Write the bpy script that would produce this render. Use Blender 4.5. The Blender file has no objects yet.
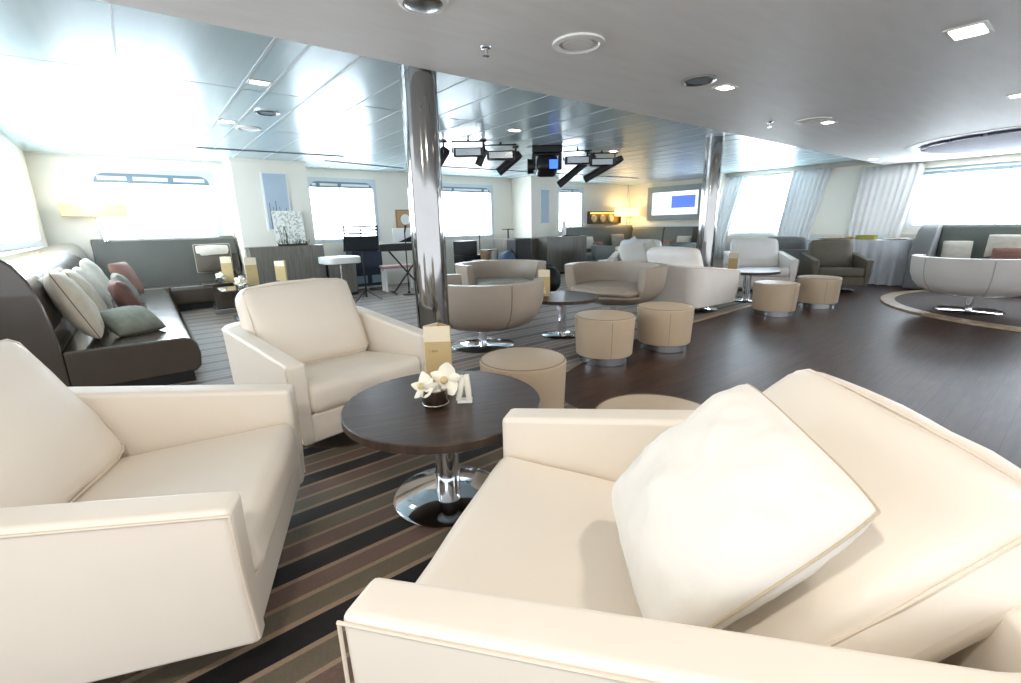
import bpy, bmesh, math, random
from mathutils import Vector, Matrix, noise
random.seed(7)
SC = bpy.context.scene
COL = SC.collection
PI = math.pi
R = math.radians

# ------------------------------------------------------------------ camera
FPX = 457.7
TH, YAW, ROLL, CAMH = R(14.317), R(51.761), R(1.223), 1.302
F = Vector((math.cos(YAW)*math.cos(TH), math.sin(YAW)*math.cos(TH), -math.sin(TH)))
rr = Vector((math.sin(YAW), -math.cos(YAW), 0)); dd = F.cross(rr)
r2 = rr*math.cos(ROLL)+dd*math.sin(ROLL); d2 = -rr*math.sin(ROLL)+dd*math.cos(ROLL)
cam = bpy.data.cameras.new('camera'); cam_o = bpy.data.objects.new('camera', cam); COL.objects.link(cam_o)
M4 = Matrix.Identity(4)
for i in range(3):
    M4[i][0] = r2[i]; M4[i][1] = -d2[i]; M4[i][2] = -F[i]
M4[2][3] = CAMH
cam_o.matrix_world = M4
cam.sensor_width = 36; cam.lens = FPX/1021*36; cam.clip_start = .05; cam.clip_end = 200
SC.camera = cam_o

# ------------------------------------------------------------------ materials
def srgb(r, g, b):
    f = lambda c: (c/255/12.92) if c/255 <= .04045 else ((c/255+.055)/1.055)**2.4
    return (f(r), f(g), f(b), 1)

def mat(name, c, rough=.5, metal=0., var=.06, nscale=6., bump=0., bscale=60., stretch=(1, 1, 1), coat=0., sheen=0., spec=.5, trans=0., alpha=1.):
    m = bpy.data.materials.new(name); m.use_nodes = True
    nt = m.node_tree; n = nt.nodes; L = nt.links
    b = n['Principled BSDF']
    tc = n.new('ShaderNodeTexCoord'); mp = n.new('ShaderNodeMapping')
    L.new(tc.outputs['Object'], mp.inputs['Vector']); mp.inputs['Scale'].default_value = stretch
    nz = n.new('ShaderNodeTexNoise'); nz.inputs['Scale'].default_value = nscale; nz.inputs['Detail'].default_value = 4
    L.new(mp.outputs['Vector'], nz.inputs['Vector'])
    cr = n.new('ShaderNodeValToRGB')
    cr.color_ramp.elements[0].position = .3; cr.color_ramp.elements[1].position = .7
    cr.color_ramp.elements[0].color = tuple(max(0, x*(1-var)) for x in c[:3])+(1,)
    cr.color_ramp.elements[1].color = tuple(min(1, x*(1+var)) for x in c[:3])+(1,)
    L.new(nz.outputs['Fac'], cr.inputs['Fac']); L.new(cr.outputs['Color'], b.inputs['Base Color'])
    b.inputs['Roughness'].default_value = rough; b.inputs['Metallic'].default_value = metal
    b.inputs['Specular IOR Level'].default_value = spec
    b.inputs['Coat Weight'].default_value = coat; b.inputs['Sheen Weight'].default_value = sheen
    b.inputs['Transmission Weight'].default_value = trans; b.inputs['Alpha'].default_value = alpha
    if bump > 0:
        nb = n.new('ShaderNodeTexNoise'); nb.inputs['Scale'].default_value = bscale; nb.inputs['Detail'].default_value = 3
        L.new(mp.outputs['Vector'], nb.inputs['Vector'])
        bp = n.new('ShaderNodeBump'); bp.inputs['Strength'].default_value = bump; bp.inputs['Distance'].default_value = .01
        L.new(nb.outputs['Fac'], bp.inputs['Height']); L.new(bp.outputs['Normal'], b.inputs['Normal'])
    return m

def emit(name, c, s):
    m = bpy.data.materials.new(name); m.use_nodes = True
    nt = m.node_tree; n = nt.nodes; b = n['Principled BSDF']
    b.inputs['Base Color'].default_value = c; b.inputs['Emission Color'].default_value = c
    b.inputs['Emission Strength'].default_value = s
    return m

M = {}
M['white_leather'] = mat('white_leather', srgb(238, 229, 216), .42, var=.02, nscale=3, bump=.12, bscale=14)
M['white_piping'] = mat('white_piping', srgb(226, 213, 196), .5, var=.03)
M['white_linen'] = mat('white_linen', srgb(232, 228, 220), .75, var=.015, bump=.2, bscale=18, sheen=.2)
M['beige_piping'] = mat('beige_piping', srgb(192, 178, 152), .7, var=.05)
M['cream_leather'] = mat('cream_leather', srgb(240, 236, 232), .4, var=.02, bump=.08, bscale=14)
M['taupe_leather'] = mat('taupe_leather', srgb(168, 156, 142), .42, var=.04, nscale=4, bump=.1, bscale=20)
M['taupe_seam'] = mat('taupe_seam', srgb(128, 114, 100), .55)
M['stool_leather'] = mat('stool_leather', srgb(192, 172, 146), .42, var=.03, nscale=4, bump=.06, bscale=30)
M['grey_fabric'] = mat('grey_fabric', srgb(118, 120, 120), .7, var=.06, nscale=8, bump=.1, bscale=90, sheen=.2)
M['khaki_fabric'] = mat('khaki_fabric', srgb(104, 98, 84), .6, var=.06, nscale=8, bump=.1, bscale=90)
M['brown_leather'] = mat('brown_leather', srgb(72, 63, 55), .2, var=.07, nscale=5, bump=.05, bscale=25, coat=.6)
M['teal_grey'] = mat('teal_grey', srgb(108, 114, 112), .5, var=.05, nscale=5, bump=.06, bscale=40)
M['sofa_dark'] = mat('sofa_dark', srgb(84, 84, 78), .5, var=.05, nscale=5, bump=.06, bscale=40)
M['gloss_top'] = mat('gloss_dark_top', srgb(66, 56, 48), .12, var=.08, coat=1.)
M['chrome'] = mat('chrome', srgb(225, 228, 232), .06, 1., var=.02)
M['pillar_steel'] = mat('pillar_steel', srgb(150, 150, 150), .08, 1., var=.03)
M['steel'] = mat('steel', srgb(190, 195, 200), .25, 1., var=.04)
M['black_metal'] = mat('black_metal', srgb(24, 25, 28), .4, .3, var=.1)
M['black_plastic'] = mat('black_plastic', srgb(22, 23, 26), .45, var=.1)
M['navy'] = mat('navy', srgb(32, 44, 62), .6, var=.12, bump=.1)
M['wall'] = mat('wall_paint', srgb(236, 232, 220), .7, var=.012, nscale=2)
M['trim_white'] = mat('trim_white', srgb(232, 234, 232), .45, var=.01)
M['frame_grey'] = mat('window_frame_grey', srgb(120, 140, 152), .4, var=.04)
M['glow_paled_frame'] = mat('glow_paled_window_frame', srgb(206, 214, 219), .45, var=.02)  # blue-grey frame made paler in its colour to stand for the window glow
M['curtain'] = mat('curtain_fabric', srgb(232, 232, 230), .8, var=.03, sheen=.2)
M['cloth'] = mat('table_linen', srgb(226, 230, 236), .8, var=.02)
M['card'] = mat('card_tan', srgb(196, 172, 122), .6, var=.03)
M['card_light'] = mat('card_cream', srgb(232, 220, 194), .6, var=.02)
M['ink'] = mat('ink_grey', srgb(150, 134, 108), .7, var=.02)
M['petal'] = mat('petal_white', srgb(248, 244, 228), .5, var=.02, nscale=30)
M['petal_core'] = mat('petal_core', srgb(222, 200, 150), .5, var=.2, nscale=120)
M['leaf'] = mat('leaf_green', srgb(150, 160, 70), .5, var=.15, nscale=40)
M['twig'] = mat('twig_dark', srgb(52, 50, 44), .8, var=.2)
M['brown_glass'] = mat('brown_glass', srgb(70, 48, 30), .05, var=.05, trans=.6, coat=.5)
M['clear_glass'] = mat('clear_glass', srgb(225, 232, 235), .03, var=.01, trans=.9)
M['ceramic'] = mat('ceramic_white', srgb(240, 240, 238), .2, var=.01)
M['pillow_beige'] = mat('pillow_beige', srgb(196, 186, 168), .8, var=.08, nscale=14, bump=.25, bscale=60, sheen=.2)
M['pillow_brown'] = mat('pillow_brown', srgb(84, 74, 62), .6, var=.1, bump=.15)
M['pillow_red'] = mat('pillow_red', srgb(98, 66, 58), .7, var=.12, nscale=10, bump=.2)
M['pillow_rose'] = mat('pillow_rose', srgb(140, 101, 88), .7, var=.12, nscale=10, bump=.2)
M['pillow_grey'] = mat('pillow_grey', srgb(120, 122, 110), .7, var=.12, nscale=20, bump=.3)
M['pillow_light'] = mat('pillow_light', srgb(212, 206, 192), .8, var=.06, nscale=14, bump=.2)
M['art_blue'] = mat('art_blue', srgb(178, 194, 208), .6, var=.05, nscale=3)
M['art_grass'] = mat('art_grass', srgb(112, 120, 124), .6, var=.1)
M['gold'] = mat('gold_frame', srgb(150, 120, 62), .35, .6, var=.15)
M['shell'] = mat('shell_cream', srgb(238, 220, 178), .5, var=.1, nscale=50)
M['yellow'] = mat('yellow_box', srgb(150, 144, 36), .5, var=.08)
M['pastry'] = mat('plate_food', srgb(206, 176, 132), .7, var=.3, nscale=40)
M['wood_tan'] = mat('wood_tan', srgb(176, 142, 108), .5, var=.15, nscale=8, stretch=(1, 1, 6))
M['pink_seat'] = mat('pink_seat', srgb(206, 168, 164), .6, var=.05)
M['lamp_shade'] = emit('lamp_shade_lit', srgb(255, 222, 160), 1.1)
M['downlight'] = emit('downlight_lit', srgb(255, 232, 200), 14.)
M['gold_glow'] = emit('niche_light', srgb(255, 205, 110), 2.)
M['screen_white'] = emit('screen_white', srgb(240, 244, 255), .62)
M['screen_blue'] = emit('screen_blue', srgb(84, 116, 206), .6)
M['lens_blue'] = emit('lens_blue', srgb(60, 110, 225), 1.0)
M['daylight'] = emit('daylight_pane', srgb(236, 246, 255), 7.)
M['led_violet'] = mat('led_violet', srgb(52, 50, 84), .4)

def wood(name, c0, c1, rough, scale=(1.2, 14, 1), plank=None, coat=0.):
    m = bpy.data.materials.new(name); m.use_nodes = True
    n = m.node_tree.nodes; L = m.node_tree.links; b = n['Principled BSDF']
    tc = n.new('ShaderNodeTexCoord'); mp = n.new('ShaderNodeMapping'); mp.inputs['Scale'].default_value = scale
    L.new(tc.outputs['Object'], mp.inputs['Vector'])
    nz = n.new('ShaderNodeTexNoise'); nz.inputs['Scale'].default_value = 3; nz.inputs['Detail'].default_value = 8; nz.inputs['Distortion'].default_value = .6
    L.new(mp.outputs['Vector'], nz.inputs['Vector'])
    cr = n.new('ShaderNodeValToRGB'); cr.color_ramp.elements[0].position = .32; cr.color_ramp.elements[1].position = .72
    cr.color_ramp.elements[0].color = c0; cr.color_ramp.elements[1].color = c1
    L.new(nz.outputs['Fac'], cr.inputs['Fac'])
    out = cr.outputs['Color']
    if plank:
        br = n.new('ShaderNodeTexBrick'); br.inputs['Scale'].default_value = 1
        br.inputs['Brick Width'].default_value = plank[0]; br.inputs['Row Height'].default_value = plank[1]
        br.inputs['Mortar Size'].default_value = .003
        br.inputs['Color1'].default_value = (.75, .75, .75, 1); br.inputs['Color2'].default_value = (1.2, 1.15, 1.1, 1); br.inputs['Mortar'].default_value = (.25, .25, .25, 1)
        L.new(tc.outputs['Object'], br.inputs['Vector'])
        mx = n.new('ShaderNodeMix'); mx.data_type = 'RGBA'; mx.blend_type = 'MULTIPLY'; mx.inputs['Factor'].default_value = 1
        L.new(out, mx.inputs['A']); L.new(br.outputs['Color'], mx.inputs['B']); out = mx.outputs['Result']
    L.new(out, b.inputs['Base Color'])
    b.inputs['Specular IOR Level'].default_value = .3 if plank else .5
    b.inputs['Roughness'].default_value = rough; b.inputs['Coat Weight'].default_value = coat; b.inputs['Coat Roughness'].default_value = .15
    bp = n.new('ShaderNodeBump'); bp.inputs['Strength'].default_value = .08; bp.inputs['Distance'].default_value = .01
    L.new(nz.outputs['Fac'], bp.inputs['Height']); L.new(bp.outputs['Normal'], b.inputs['Normal'])
    return m
M['table_wood'] = wood('table_wood', srgb(50, 38, 31), srgb(78, 62, 52), .38, (1.5, 16, 1))
M['floor_wood'] = wood('floor_wood', srgb(46, 31, 25), srgb(76, 52, 42), .4, (1, 9, 1), plank=(1.4, .14))
M['console_wood'] = wood('console_wood', srgb(96, 92, 84), srgb(124, 120, 110), .45, (14, 14, .8))
M['trim_wood'] = wood('trim_wood', srgb(150, 128, 104), srgb(186, 164, 136), .4, (3, 3, 1))

def carpet_mat():
    m = bpy.data.materials.new('striped_carpet'); m.use_nodes = True
    n = m.node_tree.nodes; L = m.node_tree.links; b = n['Principled BSDF']
    tc = n.new('ShaderNodeTexCoord'); sx = n.new('ShaderNodeSeparateXYZ'); L.new(tc.outputs['Object'], sx.inputs[0])
    a = n.new('ShaderNodeMath'); a.operation = 'SUBTRACT'; L.new(sx.outputs['Y'], a.inputs[0]); a.inputs[1].default_value = 1.35-66.7
    d = n.new('ShaderNodeMath'); d.operation = 'DIVIDE'; L.new(a.outputs[0], d.inputs[0]); d.inputs[1].default_value = .667
    fr = n.new('ShaderNodeMath'); fr.operation = 'FRACT'; L.new(d.outputs[0], fr.inputs[0])
    cr = n.new('ShaderNodeValToRGB'); cr.color_ramp.interpolation = 'CONSTANT'
    black, line, olive, mauve = srgb(16, 12, 14), srgb(150, 130, 108), srgb(104, 94, 78), srgb(108, 86, 76)
    seq = [(.1, black), (.023, line), (.085, olive), (.02, line), (.083, mauve), (.022, line), (.1, black), (.022, line), (.085, mauve), (.02, line), (.085, olive), (.022, line)]
    pos = 0; els = cr.color_ramp.elements
    for i, (w, c) in enumerate(seq):
        p = pos/.667
        e = els[0] if i == 0 else (els[1] if i == 1 else els.new(p))
        e.position = p; e.color = c; pos += w
    L.new(fr.outputs[0], cr.inputs['Fac'])
    nz = n.new('ShaderNodeTexNoise'); nz.inputs['Scale'].default_value = 160; nz.inputs['Detail'].default_value = 2
    L.new(tc.outputs['Object'], nz.inputs['Vector'])
    mx = n.new('ShaderNodeMix'); mx.data_type = 'RGBA'; mx.blend_type = 'OVERLAY'; mx.inputs['Factor'].default_value = .25
    L.new(cr.outputs['Color'], mx.inputs['A']); L.new(nz.outputs['Fac'], mx.inputs['B']); L.new(mx.outputs['Result'], b.inputs['Base Color'])
    b.inputs['Roughness'].default_value = .55; b.inputs['Sheen Weight'].default_value = .22; b.inputs['Sheen Roughness'].default_value = .35
    bp = n.new('ShaderNodeBump'); bp.inputs['Strength'].default_value = .3; bp.inputs['Distance'].default_value = .005
    L.new(nz.outputs['Fac'], bp.inputs['Height']); L.new(bp.outputs['Normal'], b.inputs['Normal'])
    return m
M['carpet'] = carpet_mat()

def ceiling_panel_mat():
    m = bpy.data.materials.new('ceiling_panel_metal'); m.use_nodes = True
    n = m.node_tree.nodes; L = m.node_tree.links; b = n['Principled BSDF']
    tc = n.new('ShaderNodeTexCoord'); mp = n.new('ShaderNodeMapping'); mp.inputs['Scale'].default_value = (8, .6, 1)
    L.new(tc.outputs['Object'], mp.inputs['Vector'])
    nz = n.new('ShaderNodeTexNoise'); nz.inputs['Scale'].default_value = 2.5; nz.inputs['Detail'].default_value = 5
    L.new(mp.outputs['Vector'], nz.inputs['Vector'])
    cr = n.new('ShaderNodeValToRGB'); cr.color_ramp.elements[0].color = srgb(190, 217, 227); cr.color_ramp.elements[1].color = srgb(208, 231, 239)
    L.new(nz.outputs['Fac'], cr.inputs['Fac']); L.new(cr.outputs['Color'], b.inputs['Base Color'])
    b.inputs['Metallic'].default_value = .2; b.inputs['Roughness'].default_value = .27; b.inputs['Specular IOR Level'].default_value = .8
    bp = n.new('ShaderNodeBump'); bp.inputs['Strength'].default_value = .04; bp.inputs['Distance'].default_value = .02
    L.new(nz.outputs['Fac'], bp.inputs['Height']); L.new(bp.outputs['Normal'], b.inputs['Normal'])
    return m
M['ceiling_panel'] = ceiling_panel_mat()
M['soffit'] = mat('soffit_paint', srgb(244, 246, 246), .55, var=.03, nscale=4, stretch=(.5, 3, 1), bump=.04, bscale=5, spec=.35)

def floral_mat(name, cols, scale):
    m = bpy.data.materials.new(name); m.use_nodes = True
    n = m.node_tree.nodes; L = m.node_tree.links; b = n['Principled BSDF']
    tc = n.new('ShaderNodeTexCoord'); v = n.new('ShaderNodeTexVoronoi'); v.inputs['Scale'].default_value = scale
    L.new(tc.outputs['Object'], v.inputs['Vector'])
    cr = n.new('ShaderNodeValToRGB'); els = cr.color_ramp.elements
    for i, c in enumerate(cols):
        e = els[i] if i < 2 else els.new(i/(len(cols)-1))
        e.position = i/(len(cols)-1); e.color = c
    L.new(v.outputs['Color'], cr.inputs['Fac']); L.new(cr.outputs['Color'], b.inputs['Base Color'])
    return m
M['floral'] = floral_mat('floral_print', [srgb(236, 238, 236), srgb(244, 244, 240), srgb(238, 238, 230), srgb(176, 182, 160), srgb(236, 232, 216)], 34)
M['pattern_pillow'] = floral_mat('speckled_pillow', [srgb(190, 182, 168), srgb(150, 142, 130), srgb(206, 200, 188)], 60)

# ------------------------------------------------------------------ mesh helpers
class MB:
    def __init__(s): s.v = []; s.f = []; s.mi = []; s.cur = 0
    def add(s, vs, fs, mx=None):
        o = len(s.v)
        s.v += [tuple(mx @ Vector(p)) if mx else tuple(p) for p in vs]
        s.f += [tuple(i+o for i in f) for f in fs]; s.mi += [s.cur]*len(fs)
        return s
    def build(s, name, m, parent=None, bevel=0., seg=3, smooth=True, ang=38, loc=None, rot=None):
        me = bpy.data.meshes.new(name); me.from_pydata(s.v, [], s.f)
        ms = m if isinstance(m, (list, tuple)) else [m]
        for x in ms: me.materials.append(x)
        for p, i in zip(me.polygons, s.mi): p.material_index = i
        bm = bmesh.new(); bm.from_mesh(me)
        bmesh.ops.remove_doubles(bm, verts=bm.verts, dist=1e-5)
        bmesh.ops.recalc_face_normals(bm, faces=bm.faces)
        for f in bm.faces: f.smooth = smooth
        for e in bm.edges:
            if len(e.link_faces) == 2 and e.calc_face_angle(0) > R(ang): e.smooth = bevel > 0
        bm.to_mesh(me); bm.free()
        o = bpy.data.objects.new(name, me); COL.objects.link(o)
        if bevel > 0:
            b = o.modifiers.new('bevel', 'BEVEL'); b.width = bevel; b.segments = seg; b.limit_method = 'ANGLE'; b.angle_limit = R(35)
            w = o.modifiers.new('wn', 'WEIGHTED_NORMAL'); w.keep_sharp = True
        if parent: o.parent = parent
        if loc: o.location = loc
        if rot: o.rotation_euler = rot
        return o

def box(b, x0, x1, y0, y1, z0, z1, mx=None):
    v = [(x, y, z) for z in (z0, z1) for y in (y0, y1) for x in (x0, x1)]
    return b.add(v, [(0, 2, 3, 1), (4, 5, 7, 6), (0, 1, 5, 4), (2, 6, 7, 3), (0, 4, 6, 2), (1, 3, 7, 5)], mx)

def lathe(b, prof, n=32, mx=None, cx=0, cy=0, sx=1, sy=1):
    vs = []; fs = []; rings = []
    for r, z in prof:
        if r < 1e-6: rings.append([len(vs)]); vs.append((cx, cy, z))
        else:
            rings.append(list(range(len(vs), len(vs)+n)))
            vs += [(cx+r*sx*math.cos(2*PI*k/n), cy+r*sy*math.sin(2*PI*k/n), z) for k in range(n)]
    for A, B in zip(rings, rings[1:]):
        for k in range(n):
            k2 = (k+1) % n
            if len(A) == 1 and len(B) == 1: continue
            if len(A) == 1: fs.append((A[0], B[k], B[k2]))
            elif len(B) == 1: fs.append((A[k], A[k2], B[0]))
            else: fs.append((A[k], A[k2], B[k2], B[k]))
    return b.add(vs, fs, mx)

def tube(b, pts, r, n=8, closed=False, mx=None):
    pts = [Vector(p) for p in pts]; N = len(pts); vs = []; fs = []
    up = None
    for i, p in enumerate(pts):
        t = (pts[(i+1) % N]-pts[i-1]) if closed else (pts[min(i+1, N-1)]-pts[max(i-1, 0)])
        t.normalize()
        if up is None:
            up = Vector((0, 0, 1)) if abs(t.z) < .9 else Vector((1, 0, 0))
        a = t.cross(up)
        if a.length < 1e-4: a = t.orthogonal()
        a.normalize(); c = a.cross(t); up = c
        rad = r[i] if isinstance(r, (list, tuple)) else r
        vs += [tuple(p+a*rad*math.cos(2*PI*k/n)+c*rad*math.sin(2*PI*k/n)) for k in range(n)]
    for i in range(N if closed else N-1):
        j = (i+1) % N
        for k in range(n): fs.append((i*n+k, i*n+(k+1) % n, j*n+(k+1) % n, j*n+k))
    if not closed:
        fs.append(tuple(range(n-1, -1, -1))); fs.append(tuple((N-1)*n+k for k in range(n)))
    return b.add(vs, fs, mx)

def prism(b, poly, axis, a, c, mx=None):
    # poly in the two remaining axes, extruded from a to c along axis
    def P(p, t):
        if axis == 'x': return (t, p[0], p[1])
        if axis == 'y': return (p[0], t, p[1])
        return (p[0], p[1], t)
    n = len(poly)
    vs = [P(p, a) for p in poly]+[P(p, c) for p in poly]
    fs = [(i, (i+1) % n, n+(i+1) % n, n+i) for i in range(n)]+[tuple(range(n)), tuple(range(2*n-1, n-1, -1))]
    return b.add(vs, fs, mx)

def rbox(b, size, r, mx=None, bulge=(0, 0, 0), k=3, m=8, wr=0., seed=0):
    hs = [s/2 for s in size]
    def params(h):
        q = min(r, h*.98)/h
        edge = [-1+q*(1-math.cos(PI/2*i/k)) for i in range(k+1)]
        mid = [-(1-q)+2*(1-q)*i/m for i in range(1, m)]
        return edge+mid+[-e for e in reversed(edge)]
    P = [params(h) for h in hs]
    ids = {}; vs = []; fs = []
    def vid(t):
        key = tuple(round(x, 6) for x in t)
        if key in ids: return ids[key]
        q = [t[i]*hs[i] for i in range(3)]
        inn = [max(-(hs[i]-min(r, hs[i]*.98)), min(hs[i]-min(r, hs[i]*.98), q[i])) for i in range(3)]
        d = Vector([q[i]-inn[i] for i in range(3)])
        if d.length > 1e-9: d = d.normalized()*min(r, min(hs)*.98)
        p = Vector(inn)+d
        for a in range(3):
            o = [i for i in range(3) if i != a]
            g = (1-t[o[0]]**2)*(1-t[o[1]]**2)
            p[a] += bulge[a]*g*t[a]
        if wr:
            nv = noise.noise_vector(p*7+Vector((seed, seed*1.7, 0)))
            p += nv*wr
        ids[key] = len(vs); vs.append(tuple(p)); return ids[key]
    for a in range(3):
        o = [i for i in range(3) if i != a]
        A, B = P[o[0]], P[o[1]]
        for s in (-1, 1):
            for i in range(len(A)-1):
                for j in range(len(B)-1):
                    q = []
                    for (ii, jj) in ((i, j), (i+1, j), (i+1, j+1), (i, j+1)):
                        t = [0, 0, 0]; t[a] = s; t[o[0]] = A[ii]; t[o[1]] = B[jj]; q.append(vid(t))
                    if len(set(q)) == 4: fs.append(tuple(q))
    return b.add(vs, fs, mx)

def pillow_geo(b, w, h, t, n=16, wr=.012, seed=0, mx=None, pinch=.07):
    def pt(u, v, s):
        x = w/2*u*(1-pinch*(1-v*v)*abs(u)**2); y = h/2*v*(1-pinch*(1-u*u)*abs(v)**2)
        cs = 1-.04*(u*v)**4; x *= cs; y *= cs
        g = max(0, (1-u*u)*(1-v*v))
        z = s*t/2*g**.42
        nv = noise.noise(Vector((u*2.2+seed, v*2.2-seed, s*3.)))
        n2 = noise.noise(Vector((u*5+seed*2, v*5, s*5.)))
        z += (nv*wr+n2*wr*.45)*min(1, g*4)
        e_ = max(abs(u), abs(v)); al = v if abs(u) > abs(v) else u
        z += s*wr*.5*math.sin(al*23+4*noise.noise(Vector((u*2, v*2, seed*1.3))))*max(0, e_-.45)*(1-e_)*7*(.4+.6*noise.noise(Vector((u*3+seed, v*3, 9))))
        return (x, y, z)
    vs = []; fs = []
    c = [math.sin(PI/2*(-1+2*i/n)) for i in range(n+1)]
    for s in (1, -1):
        o = len(vs)
        vs += [pt(u, v, s) for v in c for u in c]
        for j in range(n):
            for i in range(n):
                q = (o+j*(n+1)+i, o+j*(n+1)+i+1, o+(j+1)*(n+1)+i+1, o+(j+1)*(n+1)+i)
                fs.append(q if s > 0 else q[::-1])
    b.add(vs, fs, mx)
    per = [pt(u, -1, 1) for u in c[:-1]]+[pt(1, v, 1) for v in c[:-1]]+[pt(-u, 1, 1) for u in c[:-1]]+[pt(-1, -v, 1) for v in c[:-1]]
    return [(p[0], p[1], 0) for p in per]

def tag(o, label, cat, group=None):
    o['label'] = label; o['category'] = cat
    if group: o['group'] = group
    return o
def thing(name, label, cat, loc=(0, 0, 0), rz=0., group=None, rot=None):
    o = bpy.data.objects.new(name, None); COL.objects.link(o); o.empty_display_size = .1
    o.location = loc; o.rotation_euler = rot if rot else (0, 0, rz)
    return tag(o, label, cat, group)
def struct(name, b, m, **k):
    o = b.build(name, m, **k); o['kind'] = 'structure'; return o
KIDS = {}
def copy_tree(o, parent=None):
    c = o.copy(); COL.objects.link(c)
    if parent: c.parent = parent
    for ch in [x for x in bpy.data.objects if x.parent == o]: copy_tree(ch, c)
    return c
def dup(o, label, loc, rz=None, group=None, rot=None):
    c = copy_tree(o); c.location = loc
    if rot: c.rotation_euler = rot
    elif rz is not None: c.rotation_euler = (0, 0, rz)
    c['label'] = label
    if group: c['group'] = group
    return c
def face(deg): return R(deg+90)      # local front is -Y

# ------------------------------------------------------------------ the setting
WY, EX, TX, CZ, SZ, SY = 10.15, 12.0, 13.3, 2.5, 2.35, 3.1
b = MB(); box(b, -4, 14.5, -5, 11.5, -.12, -.004); struct('floor', b, M['floor_wood'], smooth=False)
edge = [(-4, -5), (2.15, -5), (2.2, .5), (2.22, 1.6), (2.3, 2.25), (2.48, 2.6), (2.8, 2.78), (3.3, 2.92), (4.4, 3.12), (5.6, 3.19), (7.3, 3.23), (8.4, 3.3), (9.0, 3.6), (9.2, 4.2), (9.2, 10.3), (-4, 10.3)]
b = MB(); prism(b, edge, 'z', -.004, .004); c = struct('floor_carpet', b, M['carpet'], smooth=False)
b = MB(); tube(b, [(x, y, .002) for x, y in edge[1:14]], .012, 6, mx=Matrix.Diagonal((1, 1, .6, 1)))
pts = edge[8:15]
tb = MB()
for (x0, y0), (x1, y1) in zip(pts, pts[1:]):
    d = Vector((x1-x0, y1-y0, 0)).normalized(); nn = Vector((d.y, -d.x, 0))*.06
    a, c2 = Vector((x0, y0, 0)), Vector((x1, y1, 0))
    q = [a, c2, c2+nn, a+nn]
    tb.add([tuple(p+Vector((0, 0, -.003))) for p in q]+[tuple(p+Vector((0, 0, .006))) for p in q], [(0, 1, 2, 3), (4, 5, 6, 7), (0, 1, 5, 4), (1, 2, 6, 5), (2, 3, 7, 6), (3, 0, 4, 7)])
struct('trim_carpet_edge', tb, M['trim_wood'], smooth=False)
# round carpeted area at the right
b = MB(); lathe(b, [(0, -.003), (1.92, -.003), (1.92, .02), (0, .02)], 96, cx=9.75, cy=-.0); struct('floor_round_carpet', b, mat('dark_round_carpet', srgb(74, 60, 54), .8, var=.2, nscale=3, stretch=(1, 6, 1)), smooth=False)
b = MB(); lathe(b, [(1.92, -.003), (2.1, -.003), (2.095, .024), (1.92, .024), (1.92, -.003)], 96, cx=9.75, cy=-.0); struct('trim_round_edge', b, M['trim_wood'], smooth=False)

# ceilings
b = MB(); box(b, -1.6, 14.5, SY-.05, 11.5, CZ, CZ+.15); struct('ceiling', b, M['ceiling_panel'], smooth=False)
b = MB(); box(b, -4, 14.5, -5, SY, SZ, SZ+.34); struct('ceiling_soffit', b, M['soffit'], smooth=False)
seam_x = [-.55, .1, .92, 1.13, 1.49, 1.95, 2.41, 2.87, 3.33, 3.79, 4.25, 4.71, 5.17, 5.63, 6.09, 6.55, 7.01, 7.47, 7.93, 8.39, 8.85, 9.31, 9.77, 10.23, 10.69, 11.15, 11.6]
b = MB()
for x in seam_x:
    w = .011 if x in (1.13, 1.49, .92) else .005
    box(b, x-w, x+w, SY, WY, CZ-.004, CZ+.02)
for y in (4.9, 6.7):
    box(b, -1.1, 12, y-.003, y+.003, CZ-.002, CZ+.02)
struct('trim_ceiling_seams', b, mat('seam_white', srgb(196, 208, 212), .4, var=.02), smooth=False)

# window wall with openings
def wall_y(name, y0, y1, x0, x1, z0, z1, holes):
    b = MB(); xs = x0
    for (a, c, zb, zt) in holes:
        box(b, xs, a, y0, y1, z0, z1); box(b, a, c, y0, y1, z0, zb); box(b, a, c, y0, y1, zt, z1); xs = c
    box(b, xs, x1, y0, y1, z0, z1)
    return struct(name, b, M['wall'], smooth=False)
def wall_x(name, x0, x1, y0, y1, z0, z1, holes):
    b = MB(); ys = y0
    for (a, c, zb, zt) in holes:
        box(b, x0, x1, ys, a, z0, z1); box(b, x0, x1, a, c, z0, zb); box(b, x0, x1, a, c, zt, z1); ys = c
    box(b, x0, x1, ys, y1, z0, z1)
    return struct(name, b, M['wall'], smooth=False)
W = [(-.43, 1.22, 1.02, 2.28), (2.86, 4.26, 1.05, 2.28), (5.7, 7.47, 1.02, 2.27), (9.9, 10.93, 1.05, 2.33)]
wall_y('wall_back', WY, WY+.2, -1.3, TX+.3, -.1, CZ, W)
RK = Matrix(((1, 0, .42, -.42*.95), (0, 1, 0, 0), (0, 0, 1, 0), (0, 0, 0, 1)))
b = MB(); box(b, EX, EX+.2, -5, 6.5, -.1, .95)
ys = -5
for (a, c, zb, zt) in [(-1.6, 2.42, 1.1, 2.12), (4.3, 6.3, .95, 2.34)]:
    box(b, EX, EX+.2, ys, a, .95, CZ, RK); box(b, EX, EX+.2, a, c, zt, CZ, RK)
    if zb > .95: box(b, EX, EX+.2, a, c, .95, zb, RK)
    ys = c
box(b, EX, EX+.2, ys, 6.5, .95, CZ, RK); struct('wall_end', b, M['wall'], smooth=False)
wall_x('wall_screen', TX, TX+.2, 6.7, WY, -.1, CZ, [])
b = MB(); box(b, EX, TX+.2, 6.5, 6.7, -.1, CZ); struct('wall_return', b, M['wall'], smooth=False)
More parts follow.
